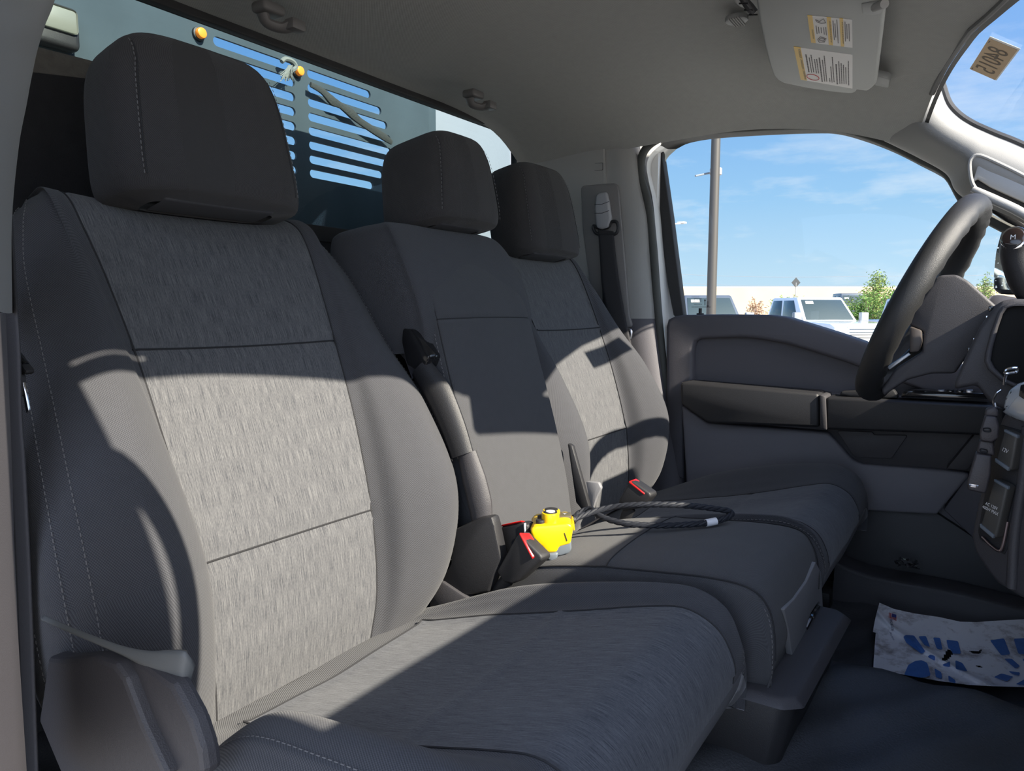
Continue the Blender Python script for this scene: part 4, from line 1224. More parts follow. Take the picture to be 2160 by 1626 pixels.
# hub cover: a wedge in front of the driver, its outline taken side-on
hb = [(1972, 586), (1985, 580), (2018, 579), (2042, 592), (2105, 648), (2092, 674), (2050, 738), (2014, 788), (1965, 788), (1915, 801), (1882, 822), (1864, 836), (1858, 822), (1890, 776), (1945, 742), (1948, 700), (1916, 684), (1932, 648)]
MB().prism([P(x, y, Y=.345) for x, y in hb], (0, .13, 0), .0045, 3).build('hub', DARK, wh)
MB().prism([P(x, y, Y=.338) for x, y in ((1871, 774), (1916, 744), (1921, 748), (1876, 780))], (0, .012, 0), .001).build('spoke_trim', SILVER, wh)
hub = []
for d, s, o in ((.085, .70, 0), (.10, .80, 0), (.15, .85, .004), (.19, .80, .002)):
    ring_ = []
    for k in range(28):
        a = 2 * math.pi * k / 28
        cu_, su_ = math.cos(a), math.sin(a); ex = .6
        ring_.append(tuple(wl(math.copysign(abs(cu_) ** ex, cu_) * .07 * s + o, math.copysign(abs(su_) ** ex, su_) * .07 * s, d)))
    hub.append(ring_)
# spokes: left, right, lower pair
MB().tube([wl(-.02, .05, .045), wl(-.035, .10, .035), wl(-.045, .14, .014), wl(-.05, .158, .004)], [.020, .018, .016, .014], 12, sub=5, sx=.5, up=tuple(wu)).build('spoke', BLACK, wh)
for sy in (-1, 1):
    pts = [wl(-.05, sy * .03, .05), wl(-.10, sy * .05, .035), wl(-.135, sy * .065, .012), wl(-.155, sy * .072, .003)]
    MB().tube(pts, [.022, .018, .015, .013], 12, sub=5, sx=.6, up=tuple(wn)).build('spoke', BLACK, wh)
MB().prism([P(x, y, Y=.335) for x, y in ((1919, 688), (1944, 697), (1945, 722), (1938, 742), (1918, 744))], (0, .02, 0), .003).build('switch_pad', mat('brown_black_plastic', (.06, .05, .045), .5), wh)
# steering column cover, a thing of its own in front of the dash
colm = thing('steering_column', wl(0, 0, .14), 'black steering column cover between the wheel and the instrument hood', 'steering column')
net_obj('shroud', net(hub, 3, 1), DARK, colm, closed_c=True, caps=(True, True))
MB().tube([wl(-.05, 0, .17), wl(-.07, 0, .30), wl(-.10, 0, .40)], .045, 20).build('column_tube', BLACK, colm)
# gear lever on the column with the M button
gl_ = thing('gear_lever', P(2150, 560, Y=.27), 'black column gear lever with a chrome-ringed M button', 'gear lever')
kc_ = P(2140, 503, Y=.27)
ax = (CAM - kc_).normalized(); ax = (ax + Vector((-.25, 0, .25))).normalized()
MB().disc(kc_, ax, .0165, .010, n=36, bev=.002).build('ring', CHROME, gl_)
MB().disc(kc_ + ax * .004, ax, .0135, .006, n=32, bev=.0015).build('button', mat('dark_brown_gloss', (.035, .022, .018), .15, coat=.5), gl_)
r_ = ax.cross(Vector((0, 0, 1))).normalized() * -1
u_ = r_.cross(ax).normalized()
if u_.z < 0: u_ = -u_
text_mesh('M', .0095, lambda a, b, t: kc_ + ax * .0076 + r_ * a * (1 if r_.x > 0 else -1) + u_ * b, 'button_letter', WHITE_INK, gl_)
MB().tube([kc_ - ax * .004, P(2140, 535, Y=.285), P(2158, 590, Y=.30), P(2185, 640, Y=.32), P(2250, 700, Y=.36)], [.0165, .018, .019, .014, .012], 16, sub=6).build('lever', BLACK, gl_)

# ---- centre stack, its side turned to the passenger
sn = Vector((-.64, -.77, .0)).normalized()
SP0 = Vector((.716, .04, .40))
def S(x, y, d=0.0): return PP(x, y, SP0 + sn * d, sn)
stack = [(2112, 872), (2100, 905), (2078, 985), (2058, 1060), (2044, 1130), (2052, 1165), (2075, 1200), (2100, 1232), (2150, 1262), (2230, 1290), (2330, 1290), (2330, 840), (2160, 850)]
MB().prism([S(x, y) for x, y in stack], -sn * .10, .008, 3).build('centre_stack', DARK, dash)
slot = [(2108, 895), (2180, 915), (2150, 1010), (2128, 1150), (2118, 1170), (2066, 1138), (2062, 1120), (2084, 1000)]
MB().prism([S(x, y, .001) for x, y in slot], -sn * .004, .001).build('socket_recess', BLACK, dash)
def socket(px, lines, tx, ty, ts, nm, lab):
    o = MB().prism([S(x, y, .016) for x, y in px], -sn * .014, .003, 3).build(nm, mat('olive_black_plastic' + lab, (.055, .052, .047), .5, bump=.3, bscale=900), dash)
    o['label'] = lab
    e = MB().prism([S(x, y, .0175) for x, y in (px[0], px[1], (px[1][0] + 0, px[1][1] + 7), (px[0][0] + 0, px[0][1] + 6))], -sn * .004, .0008).build('cover_lip', GREY_BLUE, o)
    e = MB().prism([S(x, y, .0175) for x, y in ((px[3][0], px[3][1] - 8), (px[2][0] - 4, px[2][1] - 8), (px[2][0] - 6, px[2][1]), px[3])], -sn * .004, .0008).build('cover_lip', GREY_BLUE, o)
    ex = (S(tx + 10, ty + 5, .0166) - S(tx, ty, .0166)).normalized(); ey = (S(tx + 2, ty - 10, .0166) - S(tx, ty, .0166)); ey = (ey - ex * ex.dot(ey)).normalized()
    c = S(tx, ty, .0168)
    text_mesh(lines, ts, lambda a, b, t: c + ex * a * .75 + ey * b, 'printed_rating', WHITE_INK, o)
    return o
socket([(2117, 905), (2146, 918), (2132, 994), (2098, 974)], '12V', 2120, 950, .0065, 'socket_cover', 'small 12V socket cover')
socket([(2096, 1010), (2126, 1026), (2100, 1136), (2066, 1112)], 'AC 120V\n400W MAX', 2090, 1072, .0055, 'socket_cover', 'tall AC 120V socket cover')
MB().tube([S(x, y, .004) for x, y in ((2072, 1132), (2090, 1150), (2108, 1162), (2116, 1150), (2126, 1100))], .0018, 8, sub=4).build('chrome_line', mat('rose_chrome', (.5, .4, .4), .3, metal=1), dash)
MB().tube([S(x, y, .0) for x, y in ((2168, 900), (2160, 1000), (2142, 1120), (2135, 1240))], .006, 10, sub=4).build('stack_edge', DARK, dash)
# silver trim above the sockets
C = []
for xa, ya, xb, yb in ((2104, 870, 2112, 872), (2108, 850, 2128, 884), (2114, 830, 2150, 892), (2124, 814, 2185, 900), (2150, 803, 2230, 910)):
    pass
sil = [(2106, 872), (2108, 850), (2114, 828), (2128, 812), (2150, 802), (2220, 790), (2260, 800), (2260, 900), (2200, 900), (2150, 893), (2118, 880)]
MB().prism([S(x, y, .014) for x, y in sil], -sn * .06, .012, 4).build('silver_trim', SILVER, dash)
MB().prism([S(x, y, .0155) for x, y in ((2152, 812), (2200, 800), (2220, 850), (2165, 846), (2148, 835))], -sn * .004, .001).build('trim_window', BLACK_GLOSS, dash)

# ---- key in the ignition with ring, and the fob hanging from it
key = thing('key_ring', P(2120, 810, Y=.12), 'metal key and split ring hanging from the ignition beside silver trim', 'key')
kp = lambda x, y, d=0: P(x, y, Y=.02 + d)
hp_ = [kp(2121, 783), kp(2128, 778), kp(2145, 776), kp(2144, 784), kp(2136, 786), kp(2122, 788)]
MB().tube(hp_, .0016, 8, closed=True, sub=3).build('key_head', CHROME, key)
MB().tube([kp(2123, 788), kp(2120, 800), kp(2119, 812)], .0016, 8, sub=3).build('key_loop', CHROME, key)
MB().tube([kp(2112, 822), kp(2102, 830), kp(2096, 845), kp(2097, 858), kp(2101, 866)], .0010, 8, sub=5).build('ring', CHROME, key)
MB().prism([kp(x, y) for x, y in ((2095, 852), (2100, 848), (2104, 858), (2101, 868), (2094, 867))], (0, .004, 0), .001).build('ring_clasp', STEEL, key)
fob = thing('key_fob', P(2070, 950, Y=.0), 'chunky black key fob hanging below the key ring', 'key fob')
F_ = lambda pts, d, e, nm, m_: MB().prism([P(x, y, Y=d) for x, y in pts], (0, e, 0), .0022, 3).build(nm, m_, fob)
fm = mat('black_brown_rubber', (.035, .031, .034), .5, bump=.3, bscale=700)
F_([(2080, 862), (2098, 858), (2106, 866), (2106, 880), (2076, 878)], .010, .014, 'loop', fm)
F_([(2078, 876), (2102, 880), (2108, 900), (2106, 925), (2092, 934), (2068, 930), (2066, 915)], .004, .020, 'upper_block', fm)
F_([(2066, 928), (2096, 932), (2098, 962), (2060, 956)], .010, .016, 'middle_block', fm)
F_([(2058, 956), (2092, 962), (2090, 1000), (2082, 1034), (2078, 1042), (2042, 1034), (2040, 1018)], .002, .022, 'lower_block', fm)
F_([(2044, 1022), (2064, 1025), (2063, 1027), (2044, 1024)], .0015, .001, 'button_line', STEEL)
F_([(2072, 902), (2090, 902), (2092, 912), (2074, 911)], .003, .001, 'button', BLACK)
F_([(2066, 945), (2084, 948), (2084, 956), (2066, 953)], .009, .001, 'button', BLACK)

# ================================================================== CEILING FITTINGS
def coat_hook(c, label):
    h = thing('coat_hook', c, label, 'coat hook', 'coat hooks over the back window')
    hm = DARK2
    MB().box(c + Vector((-.016, -.020, -.012)), c + Vector((.016, .020, .004)), .005, 3).build('base', hm, h)
    MB().tube([c + Vector((-.004, -.008, -.010)), c + Vector((-.004, .0, -.022)), c + Vector((.006, .018, -.026)), c + Vector((.018, .028, -.022))], [.0075, .0065, .0065, .008], 10, sub=4, sx=1.4).build('hook', hm, h)
    MB().box(c + Vector((.012, .018, -.030)), c + Vector((.032, .044, -.014)), .003, 2).build('hook_tip', hm, h)
    return h
DARK2 = mat('taupe_plastic', (.12, .115, .112), .5)
coat_hook(P(566, 14, Z=1.072), 'grey coat hook on the headliner above the near headrest')
coat_hook(P(998, 196, Z=1.082), 'grey coat hook on the headliner above the centre headrest')
mg = P(1554, 40, Z=1.096)
mic = thing('microphone_grille', mg, 'small round ribbed grille in the headliner', 'grille')
MB().disc(mg, (0, 0, 1), .0185, .008, n=36, bev=.002).build('bezel', mat('grille_grey', (.23, .235, .23), .5), mic)
for k in range(7):
    a = mg + Vector((-.012 + .004 * k, 0, -.0045)); L = math.sqrt(max(.0004, .0145 ** 2 - (.012 - .004 * k) ** 2)) 
    if k not in (0, 6): MB().box(a + Vector((-.0008, -L, -.001)), a + Vector((.0008, L, .001))).build('rib', LIGHTTRIM, mic)

# sun visor
vn = Vector((-(1.045 - 1.075), 0, (.494 - .32))).normalized()   # plane falls towards the windscreen
VP0 = P(1640, 170, Z=1.062)
tv = (P(1845, 180, Z=1.032) - VP0); tw = P(1600, 20, Z=1.066) - VP0
vn = tv.cross(tw).normalized()
if vn.z > 0: vn = -vn          # towards the seats
def V(x, y, d=0.0): return PP(x, y, VP0 + vn * d, vn)
vis = thing('sun_visor', V(1740, 100), 'grey sun visor folded up, two warning labels on it', 'sun visor')
VISOR = weave_mat('visor_cloth', (0.30, 0.31, 0.30), (.36, .37, .36), .0036, bump=.2, sheen=0)
VISOR = mat('visor_vinyl', (.33, .34, .325), .6, bump=.25, bscale=1400)
vo = [(1593, -10), (1600, 40), (1612, 95), (1622, 135), (1631, 160), (1640, 170), (1652, 176), (1700, 186), (1760, 195), (1795, 198), (1804, 196), (1808, 190), (1830, 193), (1840, 186), (1848, 178), (1855, 120), (1862, 60), (1868, 0), (1872, -30)]
MB().prism([V(x, y, .0) for x, y in vo], -vn * .016, .005, 4).build('panel', VISOR, vis)
MB().prism([V(x, y, .001) for x, y in ((1815, 8), (1835, 4), (1866, 0), (1866, 18), (1860, 30), (1835, 34), (1818, 30))], -vn * .01, .003, 3).build('clip_recess', mat('visor_clip_grey', (.2, .205, .2), .5), vis)
MB().tube([V(1846, 16, .008), V(1866, 8, .012)], .006, 12).build('hinge_pin', LIGHTTRIM, vis)
MB().prism([V(x, y, -.008) for x, y in ((1846, 160), (1872, 166), (1877, 170), (1875, 184), (1872, 186), (1845, 180))], -vn * .012, .002).build('pivot', mat('pivot_grey', (.17, .175, .17), .5), vis)
def Vl(quad, a, b, d):
    """bilinear position in a label: a across (0..1, left to right), b down (0..1)"""
    (x0, y0), (x1, y1), (x2, y2), (x3, y3) = quad
    x = (x0 * (1 - a) + x1 * a) * (1 - b) + (x3 * (1 - a) + x2 * a) * b
    y = (y0 * (1 - a) + y1 * a) * (1 - b) + (y3 * (1 - a) + y2 * a) * b
    return V(x, y, d)
def label(quad, nm, bands, header, lines, lab):
    o = MB().prism([Vl(quad, a, b, .0006) for a, b in ((0, 0), (1, 0), (1, 1), (0, 1))], -vn * .0012).build(nm, PAPER, vis, smooth=False)
    o['label'] = lab
    for a0, a1 in bands:
        MB().prism([Vl(quad, a, b, .0009) for a, b in ((a0, 0), (a1, 0), (a1, 1), (a0, 1))], -vn * .0008).build('warning_band', LABEL_YELLOW, o, smooth=False)
    for t_, ac, b0, b1, sz in header:
        vv, ff = text_mesh(t_, 1.0, lambda a, b, t: Vector((a, b, 0)), None, None, None, align='LEFT')
        w_ = max(q.x for q in vv)
        # the writing runs up the label: x along -b, up along -a
        pts = [Vl(quad, ac - q.y * sz, b1 - (q.x / w_) * (b1 - b0), .0011) for q in vv]
        mesh_obj('warning_text', pts, ff, INK, o, smooth=False)
    mb = MB()
    random.seed(len(lines))
    for ac, b0, b1, bold in lines:
        b = b1
        while b > b0:
            w_ = random.uniform(.015, .05)
            h_ = .012 if bold else .008
            mb.prism([Vl(quad, a, bb, .0010) for a, bb in ((ac - h_, b), (ac + h_, b), (ac + h_, max(b0, b - w_)), (ac - h_, max(b0, b - w_)))], -vn * .0004)
            b -= w_ + .012
    mb.build('small_print', INK, o, smooth=False)
    return o
q1 = [(1703, 33), (1797, 42), (1798, 101), (1711, 90)]
l1 = label(q1, 'warning_label', ((0, .11), (.43, .53), (.72, .80)), (('WARNING', .075, .50, .85, .055), ('AVERTISSEMENT', .50, .10, .90, .05), ('ADVERTENCIA', .785, .10, .90, .045)),
      [(.17, .35, .65, 0), (.22, .38, .62, 0), (.28, .4, .6, 0), (.34, .38, .64, 0), (.39, .36, .66, 0), (.57, .1, .8, 0), (.61, .2, .7, 0), (.66, .05, .9, 0), (.84, .1, .8, 0), (.88, .18, .7, 0), (.93, .15, .78, 0)], 'smaller white and yellow label')
mb = MB()
for loop in ([(.17, .86), (.24, .74), (.38, .78), (.33, .92), (.2, .95)], [(.2, .86), (.26, .78), (.35, .81), (.3, .89)], [(.17, .12), (.26, .18), (.36, .06), (.4, .2), (.3, .24), (.2, .2)]):
    MB().tube([Vl(q1, a, b, .0011) for a, b in loop], .0004, 5, closed=True).build('pictogram', INK, l1)
q2 = [(1674, 99), (1798, 116), (1798, 187), (1689, 168)]
l2 = label(q2, 'warning_label', ((0, .12),), (('WARNING', .10, .70, .97, .06), ('AVERTISSEMENT', .095, .36, .66, .055), ('ADVERTENCIA', .09, .04, .32, .055)),
      [(.19, .18, .72, 1), (.24, .27, .72, 0), (.28, .18, .70, 0), (.33, .3, .72, 0), (.37, .28, .71, 0), (.42, .23, .95, 1), (.47, .28, .93, 0), (.51, .15, .92, 0), (.57, .80, .92, 0), (.61, .45, .92, 0), (.65, .15, .90, 0), (.71, .35, .95, 1), (.76, .25, .92, 0), (.80, .3, .92, 0), (.84, .34, .9, 0), (.88, .4, .9, 0), (.93, .2, .92, 0)], 'larger white label with a red oval')
mb = MB(); mb.tube([Vl(q2, .25 + .115 * math.cos(t_ * math.pi / 12), .86 + .085 * math.sin(t_ * math.pi / 12), .0011) for t_ in range(24)], .0006, 5, closed=True); mb.build('red_oval', RED_INK, l2)

# overhead console at the top edge
oc = thing('overhead_console', P(1700, 0, Z=1.09), 'light grey overhead console with a lens at the top edge of the ceiling', 'console')
def OC(x, y, z=1.078): return P(x, y, Z=z)
MB().prism([OC(x, y) for x, y in ((1545, -20), (1548, 8), (1560, 18), (1590, 22), (1700, 18), (1780, 12), (1850, 2), (1868, -8), (1880, -60), (1545, -60))], (0, 0, .022), .005, 3).build('housing', LIGHTTRIM, oc)
MB().prism([OC(x, y, 1.074) for x, y in ((1625, -12), (1632, 4), (1645, 10), (1700, 8), (1760, 2), (1820, -8), (1820, -40), (1625, -40))], (0, 0, .008), .003, 3).build('lens', mat('lens_grey', (.42, .42, .40), .4), oc)
c0 = OC(1566, -12, 1.074)
clip = thing('sunglasses_clip', c0, 'black ribbed clip sticking out beside the overhead console', 'clip')
pp_ = [P(1562, -10, Z=1.068), P(1574, 6, Z=1.062), P(1584, 18, Z=1.056), P(1593, 27, Z=1.050)]
MB().tube(pp_, [.006, .007, .0075, .006], 10, sub=4, sx=.7).build('body', BLACK, clip)
for k in range(3):
    a = pp_[k] * .4 + pp_[k + 1] * .6
    MB().tube([a + Vector((-.006, -.004, -.005)), a + Vector((.006, .0, -.006))], .0012, 6).build('rib', BLACK_GLOSS, clip)

# rear-view mirror: above the frame, it throws the rounded shadow on the centre seat
mir = thing('rear_view_mirror', (.72, -.12, .90), 'rear-view mirror on the windscreen', 'mirror')
mc = Vector((.081, .014, .462)) + SUN_DIR / SUN_DIR.x * .735
MB().box((-.012, -.125, -.034), (.012, .125, .034), .011, 4, mat=Matrix.Translation(mc) @ Matrix.Rotation(R(-9), 4, 'X') @ Matrix.Rotation(R(-12), 4, 'Y')).build('housing', BLACK, mir)
MB().tube([mc + Vector((.01, 0, .0)), mc + Vector((.05, .0, .04)), mc + Vector((.09, 0, .06))], .010, 10, sub=3).build('stem', BLACK, mir)

# sticker on the windscreen
cs = [ws_hit(x, y) for x, y in ((2088, 75), (2149, 99), (2100, 161), (2046, 138))]
wnorm = (cs[1] - cs[0]).cross(cs[3] - cs[0]).normalized()
if wnorm.dot(CAM - cs[0]) < 0: wnorm = -wnorm
stk = thing('windscreen_sticker', sum(cs, Vector()) / 4, 'tan numbered paper sticker on the inside of the windscreen', 'sticker')
def ST(a, b, d):
    p = lerp(lerp(cs[0], cs[1], a), lerp(cs[3], cs[2], a), b)
    return p + wnorm * (.003 + d)
MB().prism([ST(a, b, 0) for a, b in ((-.01, -.05), (1.05, -.05), (1.05, 1.0), (-.01, 1.0))], wnorm * .0003).build('backing', mat('white_sticker_edge', (.85, .85, .82), .5), stk, smooth=False)
MB().prism([ST(a, b, .0004) for a, b in ((0, 0), (1, 0), (1, 1), (0, 1))], wnorm * .0003).build('paper', mat('tan_paper', (.62, .45, .27), .7), stk, smooth=False)
vv, ff = text_mesh('84015', 1.0, lambda a, b, t: Vector((a, b, 0)), None, None, None, align='LEFT')
w_ = max(q.x for q in vv); h_ = max(q.y for q in vv) - min(q.y for q in vv); hm_ = min(q.y for q in vv)
mesh_obj('number', [ST(.90 - .72 * (q.y - hm_) / h_ - .06, .14 + .74 * q.x / w_, .0009) for q in vv], ff, mat('brown_ink', (.13, .095, .06), .7), stk, smooth=False)
MB().prism([ST(a, b, .0009) for a, b in ((.06, .05), (.09, .05), (.07, .10), (.04, .10))], wnorm * .0001).build('tick_mark', INK, stk, smooth=False)
MB().prism([ST(a, b, .0009) for a, b in ((.06, .92), (.09, .92), (.07, .97), (.04, .97))], wnorm * .0001).build('tick_mark', INK, stk, smooth=False)

# ================================================================== THINGS ON THE SEATS
def buckle(pts_front, Y, depth, label, red_px, tether, side=None):
    p0 = P(*pts_front[0], Y=Y)
    b = thing('seat_belt_buckle', p0, label, 'buckle')
    MB().prism([P(x, y, Y=Y) for x, y in pts_front], (0.004, depth, 0.0), .003, 3).build('housing', BLACK, b)
    MB().prism([P(x, y, Y=yy_) for x, y, yy_ in red_px], (0.0015, 0.0, .003), .0012, 2).build('release_button', RED, b)
    MB().tube([P(x, y, Y=Y + depth / 2) for x, y in tether], .010, 10, sx=.45, sub=3).build('stalk', BLACK, b)
    return b
bk1 = buckle([(1047, 1206), (1052, 1196), (1088, 1132), (1094, 1126), (1140, 1172), (1142, 1182), (1092, 1226), (1080, 1232), (1062, 1228)], -.165, .020, 'black seat belt buckle with a red button in front of the yellow controller',
       [(1094, 1127, -.166), (1116, 1128, -.150), (1144, 1168, -.150), (1122, 1180, -.168)], [(1072, 1220), (1050, 1250), (1030, 1290)])
bk2 = buckle([(1055, 1112), (1100, 1102), (1112, 1108), (1112, 1160), (1080, 1190), (1058, 1190)], -.125, .018, 'black seat belt buckle half hidden behind the one beside the yellow controller',
       [(1056, 1110, -.126), (1099, 1101, -.126), (1110, 1104, -.11), (1066, 1114, -.11)], [(1080, 1180), (1072, 1215), (1070, 1240)])
MB().prism([P(x, y, Y=-.127) for x, y in ((1104, 1104), (1107, 1104), (1108, 1128), (1105, 1126))], (0, .004, 0), .0008).build('edge_strip', WHITE_INK, bk2)
bk3 = buckle([(1303, 1062), (1306, 1052), (1324, 1020), (1332, 1014), (1370, 1040), (1372, 1048), (1352, 1072), (1312, 1078)], .128, .022, 'black seat belt buckle with a red button beside the far driver seat',
       [(1325, 1018, .127), (1340, 1012, .143), (1372, 1036, .146), (1358, 1044, .127)], [(1330, 1070), (1320, 1090), (1316, 1110)])
# black plastic bracket between seat and buckles
MB().prism([P(x, y, Y=-.165) for x, y in ((952, 1120), (1010, 1092), (1036, 1090), (1042, 1110), (1056, 1180), (1030, 1250), (940, 1262), (925, 1230), (950, 1190))], (0, .02, 0), .004).build('hinge_cover', BLACK, tc_)
MB().prism([P(x, y, Y=-.17) for x, y in ((905, 1240), (930, 1225), (985, 1262), (1000, 1280), (905, 1285))], (0, .02, 0), .004).build('recliner_bracket', DARK, seat_p)
# far side bits behind the centre seat
MB().prism([P(x, y, Y=.150) for x, y in ((1196, 935), (1206, 940), (1245, 1080), (1232, 1082), (1214, 1060))], (0, .012, 0), .003).build('hinge_cover', BLACK, tc_)
MB().prism([P(x, y, Y=.160) for x, y in ((1235, 1015), (1262, 1018), (1268, 1030), (1258, 1050), (1250, 1075), (1242, 1060))], (0, .01, 0), .003).build('flap', VINYL, seat_d)

# yellow controller
rc = thing('controller', P(1165, 1180, Y=-.07), 'yellow handheld controller with round buttons lying on the centre cushion, black cable attached', 'controller')
cn = Vector((.50, -.866, 0)); cdp = -cn; cr_ax = Vector((.866, .50, 0))
C0 = P(1165, 1140, Y=-.118)
def K(x, y, d=0.0): return PP(x, y, C0 - cn * d, cn)
MB().prism([K(x, y) for x, y in ((1118, 1122), (1121, 1114), (1130, 1108), (1160, 1107), (1196, 1103), (1206, 1107), (1209, 1116), (1204, 1148), (1180, 1154), (1175, 1166), (1150, 1168), (1143, 1154), (1131, 1148), (1125, 1140))], cdp * .062, .004, 3).build('yellow_case', YELLOW, rc)
MB().prism([K(x, y, .002) for x, y in ((1134, 1140), (1205, 1138), (1206, 1160), (1200, 1168), (1182, 1173), (1150, 1177), (1142, 1166))], cdp * .058, .003, 3).build('grey_base', GREY_BLUE, rc)
MB().prism([K(x, y, -.002) for x, y in ((1150, 1168), (1178, 1166), (1176, 1178), (1165, 1186), (1155, 1181))], cdp * .02, .003, 3).build('foot', GREY_BLUE, rc)
MB().prism([K(x, y, .02) for x, y in ((1188, 1164), (1203, 1162), (1201, 1174), (1190, 1176))], cdp * .012, .002).build('foot', GREY_BLUE, rc)
zt_c = K(1160, 1107).z
def KT(px_, dep, dz=0.0):
    p = K(px_, 1107, dep); return Vector((p.x, p.y, zt_c + dz))
kz = KT(1161, .018)
MB().disc(kz + Vector((0, 0, .004)), (0, 0, 1), .0125, .018, bev=.0015).build('knob', YELLOW, rc)
MB().disc(kz + Vector((0, 0, .0132)), (0, 0, 1), .0098, .0016, bev=.0004).build('button_ring', BLACK, rc)
MB().disc(kz + Vector((0, 0, .0142)), (0, 0, 1), .0066, .0014, bev=.0004).build('button_face', WHITE_INK, rc)
k2 = KT(1163, .046)
MB().disc(k2 + Vector((0, 0, .002)), (0, 0, 1), .0125, .014, bev=.0015).build('knob', YELLOW, rc)
MB().disc(k2 + Vector((0, 0, .0094)), (0, 0, 1), .0095, .0016, bev=.0004).build('button_face', BLACK, rc)
Mk = Matrix.Translation(KT(1191, .040, .002)) @ Matrix.Rotation(R(30), 4, 'Z')
MB().box((-.009, -.010, -.003), (.009, .010, .0025), .0008, mat=Mk).build('tag_plate', mat('olive_tag', (.09, .08, .05), .5), rc)
text_mesh('Y', .010, lambda a, b, t: Mk @ Vector((a, b, .0028)), 'tag_letter', WHITE_INK, rc)
for px_, dy in ((1140, .012), (1143, .032)):
    MB().disc(KT(px_, dy, .001), (0, 0, 1), .0065, .006, n=18, bev=.001).build('rubber_key', BLACK, rc)
MB().prism([K(x, y, -.0008) for x, y in ((1190, 1124), (1191.5, 1124), (1197, 1140), (1195.5, 1142))], cdp * .0006).build('scratch', SEAM, rc)
MB().prism([K(x, y, .01) for x, y in ((1206, 1104), (1210, 1103), (1213, 1118), (1210, 1120))], cdp * .035, .001).build('side_clip', YELLOW, rc)
path = [(1206, 1098, -.045, .315), (1222, 1090, 0, .318), (1250, 1080, 0, .322), (1290, 1070, 0, .328), (1340, 1065, 0, .335), (1400, 1064, 0, .338), (1460, 1067, 0, .336), (1510, 1073, 0, .330), (1538, 1078, 0, .325), (1543, 1084, 0, .322), (1530, 1093, 0, .318), (1495, 1102, 0, .314), (1440, 1107, 0, .312), (1380, 1108, 0, .312), (1325, 1105, 0, .312), (1285, 1096, 0, .314), (1258, 1084, 0, .318), (1246, 1074, 0, .318), (1225, 1080, 0, .312), (1210, 1092, 0, .306)]
cp = [P(x, y, Z=z) for x, y, _, z in path]
sm = smooth_path(cp, 8)
# twisted jacket: three strands around the path
mb = MB()
for k in range(3):
    st = []
    L = 0
    for i, p in enumerate(sm):
        t_ = (sm[min(i + 1, len(sm) - 1)] - sm[max(i - 1, 0)]).normalized()
        u = t_.cross(Vector((0, 0, 1))).normalized(); w2 = u.cross(t_)
        if i: L += (p - sm[i - 1]).length
        a = L / .035 * 2 * math.pi + k * 2 * math.pi / 3
        st.append(p + (u * math.cos(a) + w2 * math.sin(a)) * .0018)
    mb.tube(st, .0030, 8)
mb.build('cable', mat('blue_black_rubber', (.016, .018, .024), .6, spec=.25), rc)
i0 = min(range(len(sm)), key=lambda i: (sm[i] - P(1497, 1100, Z=.315)).length)
MB().tube(sm[i0 - 2:i0 + 3], .0056, 12).build('white_tape', mat('white_tape', (.62, .63, .66), .6), rc)
i1 = min(range(len(sm) // 2), key=lambda i: (sm[i] - P(1240, 1082, Z=.32)).length)
MB().tube(sm[0:3], .0062, 12).build('cable_gland', BLACK, rc)

# ================================================================== THINGS ON THE FLOOR
def paper_q(a, b):
    """a along the top edge, b from the far edge to the near edge"""
    Tp = [(1855, 1271), (1885, 1284), (1930, 1294), (1980, 1301), (2025, 1311), (2060, 1312), (2100, 1309), (2160, 1306), (2240, 1304)]
    Bt = [(1842, 1410), (1880, 1418), (1930, 1427), (1980, 1436), (2040, 1444), (2090, 1447), (2160, 1449), (2240, 1450), (2330, 1450)]
    def ev(L, s):
        s *= len(L) - 1; i = min(int(s), len(L) - 2); q = s - i
        return L[i][0] * (1 - q) + L[i + 1][0] * q, L[i][1] * (1 - q) + L[i + 1][1] * q
    tx, ty = ev(Tp, a); bx, by = ev(Bt, a)
    # the left edge waves a little
    x = tx * (1 - b) + bx * b + (-8 * math.sin(b * math.pi) * (1 if b < .45 else .2)) * max(0, 1 - a * 9)
    return x, ty * (1 - b) + by * b
def paper_z(a, b):
    return .020 + .020 * (1 - b) ** 2 + .006 * math.exp(-((a * 1.4 + .12 - b) / .05) ** 2) + .003 * math.sin(a * 17 + b * 5)
NA, NB = 110, 70
holes = [[(1988, 1388), (1998, 1371), (2006, 1370), (2010, 1378), (2005, 1386), (1998, 1392), (1985, 1394)], [(2043, 1372), (2060, 1374), (2070, 1370), (2070, 1376), (2060, 1380), (2050, 1377)], [(2056, 1403), (2068, 1404), (2074, 1408), (2064, 1407)]]
def inside(p, poly):
    x, y = p; c = False
    for i in range(len(poly)):
        x1, y1 = poly[i]; x2, y2 = poly[i - 1]
        if (y1 > y) != (y2 > y) and x < (x2 - x1) * (y - y1) / (y2 - y1) + x1: c = not c
    return c
grid = []; gpx = []
for i in range(NA + 1):
    for j in range(NB + 1):
        a, b = i / NA, j / NB
        x, y = paper_q(a, b)
        gpx.append((x, y)); grid.append(P(x, y, Z=paper_z(a, b)))
